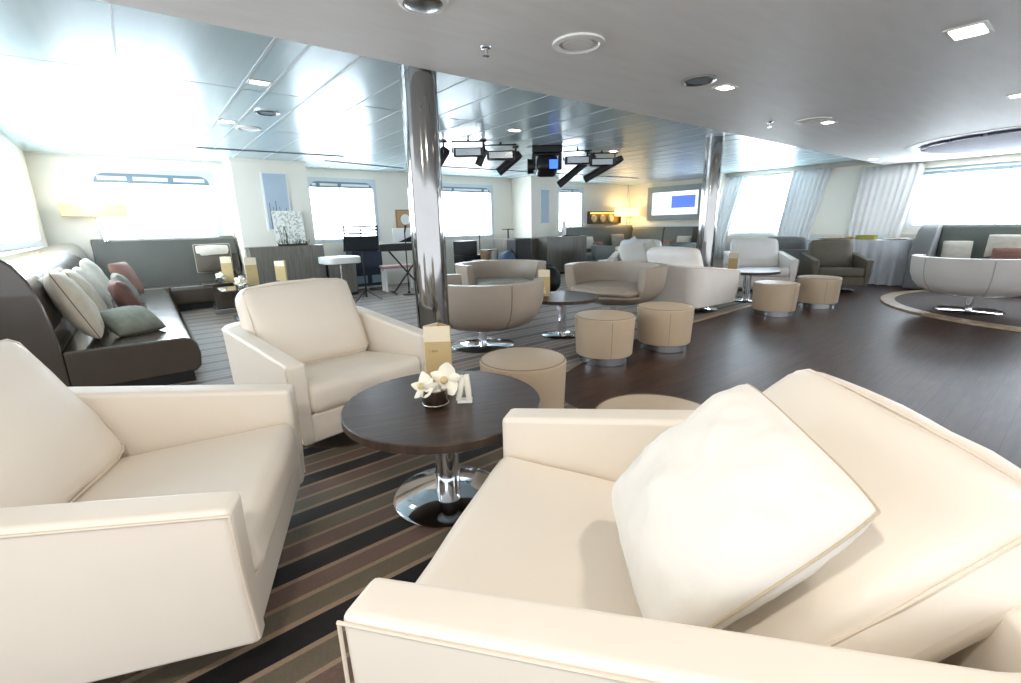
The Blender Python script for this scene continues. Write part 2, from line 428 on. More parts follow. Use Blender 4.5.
# left wall, slightly slanting
def rotz_about(x, y, a): return Matrix.Translation((x, y, 0)) @ Matrix.Rotation(a, 4, 'Z')
LW = rotz_about(-.98, 4.4, R(1.2))
b = MB(); ys = 0
box(b, -.2, 0, 0, .35, -.1, CZ, LW); box(b, -.2, 0, .35, 4.95, -.1, 1.2, LW); box(b, -.2, 0, .35, 4.95, 2.22, CZ, LW); box(b, -.2, 0, 4.95, 5.85, -.1, CZ, LW)
struct('wall_left', b, M['wall'], smooth=False)

def round_rect(x0, x1, z0, z1, r, n=5, rb=None):
    P = []
    rb = r if rb is None else rb
    for cx, cz, a0, r in ((x1-r, z1-r, 0, r), (x0+r, z1-r, 90, r), (x0+rb, z0+rb, 180, rb), (x1-rb, z0+rb, 270, rb)):
        for i in range(n+1):
            a = R(a0+90*i/n); P.append((cx+r*math.cos(a), cz+r*math.sin(a)))
    return P
def ring_frame(b, x0, x1, z0, z1, w, r, y0, y1, n=5, mx=None, extra=.04):
    inner = round_rect(x0+w, x1-w, z0+w, z1-w, r, n, min(r, .03))
    # outer square loop with matched counts
    outer = []
    for (cx, cz) in ((x1+extra, z1+extra), (x0-extra, z1+extra), (x0-extra, z0-extra), (x1+extra, z0-extra)):
        outer += [(cx, cz)]*(n+1)
    N = len(inner); vs = []
    for y in (y0, y1):
        vs += [(p[0], y, p[1]) for p in inner]; vs += [(p[0], y, p[1]) for p in outer]
    fs = []
    for i in range(N):
        j = (i+1) % N
        fs.append((i, j, 2*N+j, 2*N+i))
        for o in (0, 2*N):
            if outer[i] == outer[j]: fs.append((o+i, o+j, o+N+i))
            else: fs.append((o+i, o+j, o+N+j, o+N+i))
        if outer[i] != outer[j]: fs.append((N+i, N+j, 3*N+j, 3*N+i))
    b.add(vs, fs, mx)
wcount = [0]
def window(w, muls, mx, frame_m, blind=.0, rad=.16, fw=.035):
    wcount[0] += 1
    x0, x1, z0, z1 = w
    b = MB(); ring_frame(b, x0, x1, z0, z1, fw, rad, -.012, .06, mx=mx)
    fr = b.build('window_%d' % wcount[0], M['glow_paled_frame'] if blind else M['trim_white'], smooth=False); fr['kind'] = 'structure'; head_m = frame_m
    b = MB(); box(b, x0-.03, x1+.03, .1, .11, z0-.03, z1+.03, mx); b.build('window_pane', M['daylight'], fr, smooth=False)
    b = MB()
    for x in muls: box(b, x-.014, x+.014, .045, .085, z0, z1, mx)
    if muls: b.build('mullion', M['trim_white'], fr, smooth=False)
    if blind:
        b = MB(); box(b, x0+.02, x1-.02, .0, .05, z1-blind-fw, z1-fw+.01, mx); b.build('blind_head', frame_m, fr, smooth=False)
        b = MB()
        for a, c in zip([x0+.06]+muls, muls+[x1-.06]): box(b, a+.03, c-.05, -.006, .002, z1-fw-blind*.72, z1-fw-blind*.32, mx)
        b.build('blind_slot', M['trim_white'], fr, smooth=False)
    return fr
Tb = Matrix.Translation((0, WY, 0))
window(W[0], [.08, .63], Tb, M['frame_grey'], .15)
window(W[1], [3.08, 3.52], Tb, M['frame_grey'], .12)
window(W[2], [6.3, 7.2], Tb, M['frame_grey'], .12)
window(W[3], [10.5], Tb, M['frame_grey'], .1)
LWM = LW @ Matrix.Rotation(PI/2, 4, 'Z')     # local x -> +Y, local y -> -X
window((.35, 4.95, 1.2, 2.22), [1.9, 3.4], LWM, M['trim_white'])
EWM = RK @ Matrix.Translation((EX, 0, 0)) @ Matrix.Rotation(-PI/2, 4, 'Z')  # local x -> -Y, local y -> +X
window((-6.3, -4.3, .95, 2.34), [-5.5], EWM, M['trim_white'], rad=.03)
window((-2.42, 1.6, 1.1, 2.12), [-1.86, -1.22, -.6, .4], EWM, M['trim_white'], rad=.03)
b = MB(); box(b, -2.45, 1.6, -.05, -.012, 2.1, 2.15, EWM); box(b, -2.45, 1.6, -.03, -.012, 2.2, 2.22, EWM); struct('trim_end_window', b, M['frame_grey'], smooth=False)
b = MB(); box(b, EX-.1, EX, 2.0, 6.48, 2.4, 2.5, RK); struct('trim_curtain_pelmet', b, mat('pelmet', srgb(196, 190, 178), .6), smooth=False)
# columns
b = MB(); box(b, 1.45, 2.67, 9.42, WY+.05, -.1, CZ); box(b, 1.43, 2.69, 9.40, WY, 2.44, CZ); struct('wall_column_left', b, M['wall'], smooth=False)
b = MB(); box(b, 8.15, 9.12, 9.35, WY+.05, -.1, CZ); struct('wall_column_right', b, M['wall'], smooth=False)
b = MB(); box(b, -1.05, 1.45, WY-.012, WY, 2.42, 2.46); box(b, 2.67, 8.15, WY-.012, WY, 2.42, 2.46); box(b, 9.12, 13.3, WY-.012, WY, 2.42, 2.46); struct('trim_back_cornice', b, M['wall'], smooth=False)
# curtain tracks in the ceiling
for (x0, y0, x1, y1) in ((.9, 8.5, 3.0, 8.32), (2.9, 9.0, 4.6, 9.35), (4.9, 8.75, 11.3, 8.4)):
    b = MB(); d = Vector((x1-x0, y1-y0, 0)); L_ = d.length; mx = rotz_about(x0, y0, math.atan2(d.y, d.x))
    box(b, 0, L_, -.025, .025, -.016, .002, Matrix.Translation((0, 0, CZ)) @ mx)
    struct('trim_ceiling_track', b, mat('track_dark', srgb(110, 116, 120), .5), smooth=False)

# ------------------------------------------------------------------ pillars
def pillar(label, x, y):
    t = thing('steel_pillar', label, 'pillar', (x, y, 0))
    b = MB(); lathe(b, [(.13, .03), (.13, CZ+.01)], 64); b.build('pillar_shaft', M['pillar_steel'], t)
    b = MB(); lathe(b, [(0, .004), (.15, .004), (.15, .03), (.13, .04), (0, .04)], 48); b.build('base_ring', M['steel'], t)
    return t
pillar('polished steel pillar behind the dark round table, nearest to the camera', 1.77, 3.25)
pillar('polished steel pillar farther off, behind the white armchair with its back turned', 7.0, 3.85)

# ------------------------------------------------------------------ armchairs
def make_armchair(label, leather, piping_m, group=None, slope=.1, cush=((0, .262, .648), -26, 0), cw=.83, ch=.60, ct=.2, ex=0.):
    t = thing('armchair', label, 'armchair', (0, 0, 0), 0, group)
    hw, hd, rad, th = .54, .52+ex, .2, .12
    path = [((hw, -hd+i*(hd+hd-rad)/6), (1, 0)) for i in range(7)]
    for i in range(1, 7):
        a = R(90*i/7); path.append(((hw-rad+rad*math.cos(a), hd-rad+rad*math.sin(a)), (math.cos(a), math.sin(a))))
    path.append(((hw-rad, hd), (0, 1)))
    path += [((-x, y), (-nx, ny)) for (x, y), (nx, ny) in reversed(path)]
    zt = lambda y: .6+slope*min(1, max(0, (y+hd)/(1.7*hd)))
    vs = []; fs = []
    for (x, y), (nx, ny) in path:
        for off, z in ((-.05, .12), (-.012, .34), (0, zt(y)), (-th, zt(y)), (-th, .12)):
            yo = ny*off
            vs.append((x+nx*off, y+yo, z))
    n = len(path)
    for i in range(n-1):
        for k in range(5):
            fs.append((i*5+k, (i+1)*5+k, (i+1)*5+(k+1) % 5, i*5+(k+1) % 5))
    fs.append((4, 3, 2, 1, 0)); fs.append(tuple((n-1)*5+k for k in range(5)))
    b = MB(); b.add(vs, fs); b.build('shell', leather, t, bevel=.022, seg=3)
    b = MB(); box(b, -hw+.07, hw-.07, -hd+.012, -hd+.1, .12, .29); box(b, -hw+.08, hw-.08, -hd+.1, hd-.09, .12, .26)
    b.build('seat_base', leather, t, bevel=.015)
    b = MB(); rbox(b, (.84, .9+2*ex, .17), .045, Matrix.Translation((0, -.078, .33)) @ Matrix.Rotation(R(-6), 4, 'X'), bulge=(.0, .012, .018), wr=.004, seed=3)
    b.build('seat_cushion', leather, t)
    mx = Matrix.Translation(cush[0]) @ Matrix.Rotation(R(cush[2]), 4, 'Z') @ Matrix.Rotation(R(cush[1]), 4, 'X')
    b = MB(); rbox(b, (cw, ct, ch), .075, mx, bulge=(.015, .04, .03), wr=.008, seed=5)
    bc = b.build('back_cushion', leather, t)
    b = MB()
    for s in (1,):
        loop = [(x*(cw/2-.016), s*.083, z*(ch/2-.018)) for x, z in ((-.98, -.9), (-.9, -.97), (-.5, -1.0), (0, -1.0), (.5, -1.0), (.9, -.97), (.98, -.9), (.99, -.5), (1., 0), (.99, .5), (.98, .9), (.9, .98), (.5, 1.01), (0, 1.02), (-.5, 1.01), (-.9, .98), (-.98, .9), (-.99, .5), (-1., 0), (-.99, -.5))]
        tube(b, loop, .004, 6, closed=True, mx=mx @ Matrix.Translation((0, -.083-ct/2+.02, 0)))
    b.build('piping', piping_m, bc)
    b = MB(); tube(b, [(x+nx*.001, y+ny*.001, zt(y)-.016) for (x, y), (nx, ny) in path], .0042, 6)
    for s in (1, -1): tube(b, [(s*(hw+.001), -hd+.003, zt(-hd)-.016), (s*(hw-.004), -hd+.001, .4), (s*(hw-.013), -hd+.001, .34), (s*(hw-.045), -hd+.001, .15)], .0042, 6)
    b.build('piping', piping_m, t)
    b = MB(); lathe(b, [(.035, .016), (.035, .125)], 20, cy=-.12); b.build('pedestal', M['chrome'], t)
    b = MB(); lathe(b, [(0, .005), (.405, .005), (.41, .010), (.395, .018), (.05, .024), (0, .024)], 56, cy=-.12); b.build('base_disc', M['chrome'], t)
    return t
A = make_armchair('white leather armchair across the dark round table, its empty seat facing the camera', M['white_leather'], M['white_piping'])
A.location = (.885, 3.14, 0); A.rotation_euler = (0, 0, face(-79)); A.scale = (.93, 1, 1)
Bc = dup(A, 'white leather armchair cut off at the left edge, left of the dark table', (-.255, 1.975, 0), face(-22)); Bc.scale = (.98, 1.08, 1)
for ch in [x for x in bpy.data.objects if x.parent == Bc and x.name.startswith(('base_disc', 'pedestal'))]: ch.location.y = .14
Cc = make_armchair('white leather armchair in the near right corner holding the big white throw pillow', M['white_leather'], M['white_piping'], None, .10, ((-.095, .29, .61), -49, 14), .81, .62, .17, .07)
Cc.location = (.938, .542, 0); Cc.rotation_euler = (0, 0, face(123.5)); Cc.scale = (.965, 1.02, 1.01)
wm = {M['white_leather']: M['cream_leather']}
def recolor(root, mp):
    for o in [x for x in bpy.data.objects if x.parent == root]:
        recolor(o, mp)
        if o.type == 'MESH' and any(m in mp for m in o.data.materials):
            key = (o.data.name,)
            o.data = o.data.copy()
            for i, m in enumerate(o.data.materials):
                if m in mp: o.data.materials[i] = mp[m]
D = dup(A, 'white armchair seen from its side, right of the open taupe tub chair', (6.3, 3.74, 0), face(-4)); D.scale = (1, 1, 1); recolor(D, wm)
Ec = dup(D, 'white armchair with white cushions piled on it, behind the side-on white armchair', (8.0, 5.85, 0), face(-150))
Fc = dup(D, 'white armchair open to the left, between the far dark table and a grey chair', (9.15, 3.98, 0), face(218)); Fc.scale = (1, 1, 1)
G = dup(A, 'plain grey armchair with its back turned, behind the two far beige stools', (10.68, 4.05, 0), face(8)); G.scale = (.9, .9, 1); recolor(G, {M['white_leather']: M['grey_fabric'], M['white_piping']: M['grey_fabric']})
H = dup(A, 'khaki armchair in front of the draped buffet table, farthest right of the armchairs', (10.05, 3.0, 0), face(215)); H.scale = (.85, .85, .95); recolor(H, {M['white_leather']: M['khaki_fabric'], M['white_piping']: M['khaki_fabric']})

# ------------------------------------------------------------------ tub chairs
def make_tub(label, leather, seam_m, group=None):
    t = thing('tub_chair', label, 'tub chair', (0, 0, 0), 0, group)
    prof_o = [(.12, .2), (.34, .225), (.47, .28), (.54, .37), (.575, .48), (.585, .6)]
    vs = []; fs = []; cols = []
    half = 58   # half opening angle in degrees, opening faces -Y
    angs = [-90+half+.0]
    N = 56
    angs = [(-90+half)+i*(360-2*half)/N for i in range(N+1)]
    lowA = [(-90-half)+i*(2*half)/20 for i in range(21)]
    def column(a, high):
        ca, sa = math.cos(R(a)), math.sin(R(a))*.88
        zt = .70 if high else .345
        P = []
        for r_, z in prof_o:
            if z < zt: P.append((r_*ca, r_*sa, z))
        if not high: P = [(r_*ca, r_*sa, z) for r_, z in prof_o[:3]]+[(.515*ca, .515*sa, .33), (.512*ca, .512*sa, .332), (.512*ca, .512*sa, .334)]
        top = .587 if high else .50
        P.append((top*ca, top*sa, zt)); P.append(((top-.09)*ca, (top-.09)*sa, zt))
        P.append(((.46 if high else .40)*ca, (.46 if high else .40)*sa, .33 if high else .34))
        P.append((.1*ca, .1*sa, .33)); return P
    rows = [column(a, True) for a in angs]+[column(a, False) for a in lowA]
    K = len(rows[0])
    for r_ in rows: vs += r_
    n = len(rows)
    for i in range(n):
        j = (i+1) % n
        for k in range(K-1): fs.append((i*K+k, j*K+k, j*K+k+1, i*K+k+1))
    b = MB(); b.add(vs, fs); lathe(b, [(0, .2), (.12, .2)], 12, sy=.88); lathe(b, [(0, .33), (.1, .33)], 12, sy=.88)
    b.build('shell', leather, t, bevel=.018, seg=3)
    b = MB(); rbox(b, (.74, .68, .12), .055, Matrix.Translation((0, -.03, .39)), bulge=(.06, .06, .02)); b.build('seat_cushion', leather, t)
    for a in (90, 150, 30):
        b = MB()
        ca, sa = math.cos(R(a)), math.sin(R(a))*.88
        tube(b, [((r_+.002)*ca, (r_+.002)*sa, z) for r_, z in prof_o[1:]]+[(.588*ca, .588*sa, .685)], .004, 6)
        b.build('seam', seam_m, t)
    b = MB(); lathe(b, [(.035, .016), (.035, .205)], 20); b.build('pedestal', M['chrome'], t)
    b = MB(); lathe(b, [(0, .005), (.29, .005), (.295, .010), (.28, .018), (.05, .026), (0, .026)], 48); b.build('base_disc', M['chrome'], t)
    return t
tub1 = make_tub('taupe tub chair with its back turned, right of the near steel pillar', M['taupe_leather'], M['taupe_seam'])
tub1.location = (2.83, 4.09, 0); tub1.rotation_euler = (0, 0, face(18)); tub1.scale = (1.2, 1.2, 1.06)
dup(tub1, 'taupe tub chair facing the camera behind the back-turned tub chair', (4.3, 5.65, 0), face(-112))
dup(tub1, 'taupe tub chair with open side to the left, behind the two near beige stools', (5.06, 4.08, 0), face(192))
g1 = dup(tub1, 'grey tub chair with its rounded back turned, in front of the far corner sofa', (9.75, 7.75, 0), face(50)); recolor(g1, {M['taupe_leather']: M['teal_grey'], M['taupe_seam']: M['teal_grey']})
dup(g1, 'second grey tub chair under the wall screen, right of the rounded grey one', (10.95, 7.0, 0), face(100))
g3 = dup(tub1, 'pale tub chair on a slim chrome foot by the right window bench', (8.8, .95, .02), face(20)); recolor(g3, {M['taupe_leather']: mat('pale_leather', srgb(206, 202, 198), .42, var=.03), M['taupe_seam']: mat('pale_seam', srgb(170, 166, 164), .5)})

# ------------------------------------------------------------------ stools
def make_stool(label, group=None):
    t = thing('round_stool', label, 'stool', (0, 0, 0), 0, group)
    b = MB(); lathe(b, [(0, .075), (.262, .075), (.27, .083), (.285, .42), (.284, .437), (.274, .447), (.255, .4505), (0, .452)], 64); b.build('upholstered_drum', M['stool_leather'], t)
    b = MB(); lathe(b, [(.2755, .4462), (.2795, .4475), (.2765, .4505), (.2725, .449), (.2755, .4462)], 64)
    tube(b, [(.2675, 0, .08), (.2835, 0, .42)], .003, 6, mx=Matrix.Rotation(R(215), 4, 'Z')); b.build('piping', M['taupe_seam'], t)
    b = MB(); lathe(b, [(0, .0), (.235, .0), (.235, .076), (0, .076)], 48); b.build('plinth', M['steel'], t)
    return t
S1 = make_stool('beige round stool right behind the dark table, nearest whole stool'); S1.location = (1.85, 2.22, .004)
for loc, l in (((3.383, 2.823, 0), 'beige round stool on the wood, left of the pair before the open tub chair'), ((4.2, 2.7, 0), 'beige round stool on the wood, right of the pair beside the white chair back'),
               ((6.85, 2.69, 0), 'beige round stool in front of the far white armchair, left of the far pair'), ((7.9, 2.51, 0), 'beige round stool farthest to the right, before the khaki armchair'),
               ((1.70, 1.1, .004), 'beige round stool mostly hidden behind the near right armchair arm')):
    dup(S1, l, loc, R(random.uniform(0, 60)))

# ------------------------------------------------------------------ round tables
def make_table(label, group=None):
    t = thing('round_table', label, 'table', (0, 0, 0), 0, group)
    b = MB(); lathe(b, [(0, .428), (.44, .428), (.4475, .433), (.4475, .463), (.443, .467), (0, .467)], 80); b.build('tabletop', M['table_wood'], t)
    b = MB(); lathe(b, [(.056, .02), (.056, .43)], 32); b.build('column', M['chrome'], t)
    b = MB(); lathe(b, [(0, .004), (.258, .004), (.263, .01), (.25, .018), (.06, .026), (0, .026)], 56); b.build('base_disc', M['chrome'], t)
    b = MB(); lathe(b, [(0, .41), (.12, .41), (.12, .428), (0, .428)], 24); b.build('top_plate', M['steel'], t)
    return t
T1 = make_table('dark wood round table in the foreground with the orchid vase'); T1.location = (1.0, 1.79, .004); T1.scale = (1.025, 1.025, 1.075); T1.rotation_euler = (0, 0, R(-20))
T2 = dup(T1, 'dark round table between the taupe tub chairs', (3.82, 3.84, .004), R(30)); T2.scale = (.95, .95, 1)
T3 = dup(T1, 'dark round table among the white armchairs beyond the far pillar', (7.72, 3.48, .004), R(10))

# menu cards
def make_card(label, loc, rz, h=.20, w=.1, group=None):
    t = thing('menu_card', label, 'menu card', loc, rz, group)
    th = .004
    b = MB()
    box(b, -w/2, w/2, -.004, 0, 0, h); b.build('front_panel', M['card'], t, smooth=False)
    b = MB(); box(b, -w/2, w/2, -.0055, -.004, h*.74, h); b.build('title_band', M['card_light'], t, smooth=False)
    b = MB(); box(b, 0, w*.8, 0, .004, 0, h+.002, Matrix.Translation((-w/2, 0, 0)) @ Matrix.Rotation(R(52), 4, 'Z')); b.build('side_panel', M['card_light'], t, smooth=False)
    b = MB(); box(b, -w*.8, 0, 0, .004, 0, h, Matrix.Translation((w/2, 0, 0)) @ Matrix.Rotation(R(-52), 4, 'Z')); b.build('rear_panel', M['card'], t, smooth=False)
    return t
def text_mesh(s, size, m, parent, mx, name='lettering'):
    cu = bpy.data.curves.new('txt', 'FONT'); cu.body = s; cu.size = size; cu.extrude = .0004
    o = bpy.data.objects.new('txt', cu); COL.objects.link(o)
    bpy.context.view_layer.update()
    me = bpy.data.meshes.new_from_object(o.evaluated_get(bpy.context.evaluated_depsgraph_get()))
    bpy.data.objects.remove(o); me.transform(mx); me.materials.clear(); me.materials.append(m)
    q = bpy.data.objects.new(name, me); COL.objects.link(q); q.parent = parent; return q
Z1 = .471; Z0 = .5065
card1 = make_card('tan folded menu card standing on the foreground table behind the orchids', (1.10, 1.995, Z0), R(-35), .31, .13)
text_mesh('T BAR', .017, M['ink'], card1, Matrix.Translation((-.045, -.0062, .23*.74+.006)) @ Matrix.Rotation(PI/2, 4, 'X'))
dup(card1, 'tan menu card standing on the table between the tub chairs', (3.66, 3.98, Z1), R(-40))
dup(card1, 'small tan menu card on the far table by the steel pillar', (7.42, 3.6, .4755), R(-70))
dup(card1, 'small tan menu card in front of the white cushions, far back', (8.45, 6.72, Z1), R(-40))

# orchid arrangement
def petal(b, L_, W_, mx, cup=.25):
    n = 6; vs = []; fs = []
    for i in range(n+1):
        t = i/n; w = W_*math.sin(PI*min(.97, .12+.86*t))**.8
        for j in range(5):
            s = -1+j/2
            vs.append((s*w/2, t*L_, cup*L_*(t*t)*.8-abs(s)**2*w*.18))
    for i in range(n):
        for j in range(4): fs.append((i*5+j, i*5+j+1, i*5+j+6, i*5+j+5))
    o = len(vs); vs2 = [(x, y, z-.002) for x, y, z in vs]
    b.add(vs+vs2, fs+[tuple(k+o for k in reversed(f)) for f in fs], mx)
def orchid(parent, loc, rot, s=1., name='blossom'):
    b = MB(); base = Matrix.Translation(loc) @ rot
    for k, (a, L_, W_) in enumerate(((90, .05, .036), (18, .055, .055), (162, .055, .055), (234, .05, .036), (306, .05, .036))):
        petal(b, L_*s, W_*s, base @ Matrix.Rotation(R(a-90), 4, 'Z'))
    f = b.build(name, M['petal'], parent)
    b = MB(); lathe(b, [(0, -.002), (.009*s, 0), (.013*s, .01*s), (.008*s, .02*s), (0, .024*s)], 10, mx=base @ Matrix.Translation((0, -.004*s, 0))); b.build('flower_centre', M['petal_core'], f)
    return f
def rot_to(az, el, roll=0):   # blossom normal (+Z) to azimuth / elevation
    return Matrix.Rotation(R(az), 4, 'Z') @ Matrix.Rotation(R(90-el), 4, 'Y') @ Matrix.Rotation(R(roll), 4, 'Z')
def make_vase(label, loc, glass, n_ring=True, rz=0.):
    t = thing('flower_vase', label, 'vase', loc, rz)
    b = MB(); lathe(b, [(0, 0), (.04, 0), (.046, .008), (.048, .04), (.046, .066), (.042, .066), (.041, .012), (0, .01)], 28); b.build('bowl', glass, t)
    b = MB(); tube(b, [(.047*math.cos(2*PI*k/28), .047*math.sin(2*PI*k/28), .014) for k in range(28)], .0022, 6, closed=True); b.build('silver_band', M['chrome'], t)
    return t
V1 = make_vase('low brown glass vase of white orchids on the foreground table', (.94, 1.755, Z0), M['brown_glass']); V1.scale = (1.25,)*3
# camera is roughly towards azimuth 240
orchid(V1, (.035, -.02, .098), rot_to(232, 12, 10), 1.15)
orchid(V1, (-.036, .018, .078), rot_to(200, 35, 40), 1.0)
orchid(V1, (-.022, -.012, .062), rot_to(238, -18, -20), .9)
b = MB(); tube(b, [(0, 0, .015), (-.005, .003, .05), (-.002, 0, .09)], .004, 6); tube(b, [(.005, 0, .015), (.018, -.006, .06), (.035, -.016, .095)], .003, 6)
petal(b, .06, .018, Matrix.Translation((0, 0, .045)) @ rot_to(240, 60)); b.build('stem', M['leaf'], V1)
# white sachet holder beside the vase
t = thing('sachet_holder', 'small white sachet holder standing right of the orchid vase', 'sachet holder', (1.07, 1.71, Z0), R(-35)); t.scale = (1.15, 1.3, 1.35)
b = MB(); box(b, -.03, .03, -.022, .022, 0, .008); b.build('base', M['ceramic'], t, bevel=.002)
for i, (dx, a) in enumerate(((-.016, 14), (.014, -5))):
    b = MB(); rbox(b, (.020, .042, .085), .004, Matrix.Translation((dx, 0, .05)) @ Matrix.Rotation(R(a), 4, 'Y'), bulge=(.003, 0, 0), k=2, m=4, wr=.002, seed=i); b.build('sachet', M['petal'], t)
# far flower glasses
def small_flowers(label, loc, n=5, s=1.):
    t = thing('flower_vase', label, 'vase', loc)
    b = MB(); lathe(b, [(0, 0), (.034, 0), (.042, .006), (.042, .06), (.038, .06), (.037, .012), (0, .01)], 20); b.build('glass', M['clear_glass'], t)
    for k in range(n):
        a = 360*k/n+20
        orchid(t, (.045*math.cos(R(a)), .045*math.sin(R(a)), .085+.025*(k % 2)), rot_to(a, 35, 30*k), s)
    return t
VT2 = small_flowers('small glass of white flowers beside the menu card on the tub chair table', (3.52, 3.9, Z1), 5, .9)
small_flowers('small vase of white flowers on the table by the far steel pillar', (7.5, 3.72, .4755), 4, .9)

# ------------------------------------------------------------------ throw pillow on the near right armchair
def pillow(name, label, w, h, t_, m, loc, mrot, group=None, piping=None, seed=1, wr=.014, pinch=.03, n=20):
    t = thing(name, label, 'pillow', loc, 0, group)
    t.rotation_euler = mrot.to_euler() if hasattr(mrot, 'to_euler') else mrot
    b = MB(); per = pillow_geo(b, w, h, t_, n, wr, seed, pinch=pinch)
    cv = b.build('cover', m, t, ang=70)
    if piping:
        b = MB(); tube(b, per, .0036, 6, closed=True); b.build('piping', piping, t)
    return t
def basis(nrm, up, spin=0.):
    n = Vector(nrm).normalized(); x = Vector(up).cross(n).normalized(); y = n.cross(x)
    m = Matrix((x, y, n)).transposed().to_4x4()
    return m @ Matrix.Rotation(R(spin), 4, 'Z')
PILLOW_C = ((.915, .443, .69), Matrix(((.4721, .6415, -.6047), (-.5065, .7588, .4095), (.7215, .113, .6831))).to_4x4())
pillow('throw_pillow', 'large white throw pillow with beige piping leaning in the near right armchair', .49, .49, .22, M['white_linen'], PILLOW_C[0], PILLOW_C[1], piping=M['beige_piping'], seed=4, wr=.022, pinch=.0, n=36)

# ------------------------------------------------------------------ sofas
def extr(name, label, cat): return thing(name, label, cat)
SL = thing('corner_sofa', 'long brown leather bench sofa along the left wall, its end facing the camera', 'sofa', (0, 0, 0))
mm = LW = None
y0, y1 = 4.8, 9.35
back = [(-.93, .06), (-.6, .06), (-.6, .42), (-.602, .50), (-.612, .62), (-.635, .8), (-.68, .98), (-.74, 1.10), (-.80, 1.155), (-.86, 1.165), (-.93, 1.165)]
b = MB(); prism(b, back, 'y', y0, WY-.02); b.build('backrest', M['brown_leather'], SL, bevel=.02)
seat = [(-.6, .10), (.22, .10), (.262, .14), (.275, .25), (.262, .34), (.225, .392), (.17, .41), (-.6, .42)]
b = MB(); prism(b, seat, 'y', y0, y1); b.build('seat', M['brown_leather'], SL, bevel=.015)
b = MB(); box(b, -.9, .2, y0+.05, y1, .0, .1); b.build('plinth', M['black_plastic'], SL)
SB = thing('bench_sofa', 'grey-brown bench sofa under the first window of the back wall', 'sofa', (0, 0, 0))
backb = [(10.12, .06), (9.86, .06), (9.84, .42), (9.9, .9), (9.96, 1.17), (10.02, 1.21), (10.12, 1.21)]
b = MB(); prism(b, backb, 'x', -.59, 1.4); b.build('backrest', M['sofa_dark'], SB, bevel=.02)
seatb = [(9.84, .1), (9.42, .1), (9.38, .16), (9.37, .36), (9.40, .405), (9.46, .42), (9.84, .43)]
b = MB(); prism(b, seatb, 'x', .29, 1.4); box(b, -.58, .29, 9.375, 9.84, .1, .42); b.build('seat', M['brown_leather'], SB, bevel=.015)
b = MB(); box(b, .3, 1.35, 9.47, 9.84, 0, .1); b.build('plinth', M['black_plastic'], SB)
b = MB(); prism(b, [(9.38, .1), (10.1, .1), (10.1, 1.2), (9.98, 1.16), (9.9, .9), (9.84, .62), (9.6, .56), (9.4, .5)], 'x', 1.3, 1.42); b.build('armrest', M['brown_leather'], SB, bevel=.015)
# far corner sofa, two pieces
SR = thing('bench_sofa', 'grey bench sofa along the back wall right of the consoles, below the shell niche', 'sofa', (0, 0, 0))
b = MB(); prism(b, backb, 'x', 10.05, 13.25); b.build('backrest', M['teal_grey'], SR, bevel=.02)
b = MB(); prism(b, seatb, 'x', 10.05, 12.4); b.build('seat', M['teal_grey'], SR, bevel=.015)
b = MB(); box(b, 10.1, 12.4, 9.47, 9.84, 0, .1); b.build('plinth', M['black_plastic'], SR)
ST = thing('bench_sofa', 'pale grey bench sofa below the wall screen', 'sofa', (0, 0, 0))
for i, (a, c) in enumerate(((8.62, 9.82), (7.35, 8.6))):
    b = MB(); prism(b, [(13.28, .06), (12.98, .06), (12.95, .42), (13.0, .9), (13.06, 1.1), (13.12, 1.14), (13.28, 1.14)], 'y', a, c); b.build('backrest', M['teal_grey'], ST, bevel=.03)
b = MB(); prism(b, [(12.95, .1), (12.52, .1), (12.48, .16), (12.47, .36), (12.5, .405), (12.56, .42), (12.95, .43)], 'y', 7.1, 9.36); b.build('seat', M['teal_grey'], ST, bevel=.015)
b = MB(); box(b, 12.5, 13.28, 7.12, 7.32, .06, 1.14); b.build('end_panel', M['brown_leather'], ST, bevel=.02)
b = MB(); box(b, 12.6, 13.2, 7.2, 9.3, 0, .1); b.build('plinth', M['black_plastic'], ST)
# right window bench
SK = thing('bench_sofa', 'grey-green bench sofa under the right window beside the buffet table', 'sofa', (0, 0, 0))
bk = [(11.85, .06), (11.6, .06), (11.55, .42), (11.62, .9), (11.68, 1.1), (11.74, 1.14), (11.85, 1.14)]
b = MB(); prism(bb := MB(), bk, 'y', -2.2, 1.85); bb.build('backrest', mat('sage_grey', srgb(104, 112, 104), .6, var=.05), SK, bevel=.03)
b = MB(); prism(b, [(11.55, .1), (10.95, .1), (10.9, .16), (10.89, .36), (10.92, .405), (11.0, .42), (11.55, .43)], 'y', -2.2, 1.8); b.build('seat', M['khaki_fabric'], SK, bevel=.015)
b = MB(); prism(b, [(10.85, .02), (11.9, .02), (11.9, 1.16), (11.55, 1.15), (11.3, 1.05), (11.1, .8), (10.95, .5), (10.88, .3)], 'y', 1.85, 2.12); b.build('end_panel', M['grey_fabric'], SK, bevel=.03)
b = MB(); box(b, 11.0, 11.8, -2.1, 1.75, 0.021, .1); b.build('plinth', M['black_plastic'], SK)

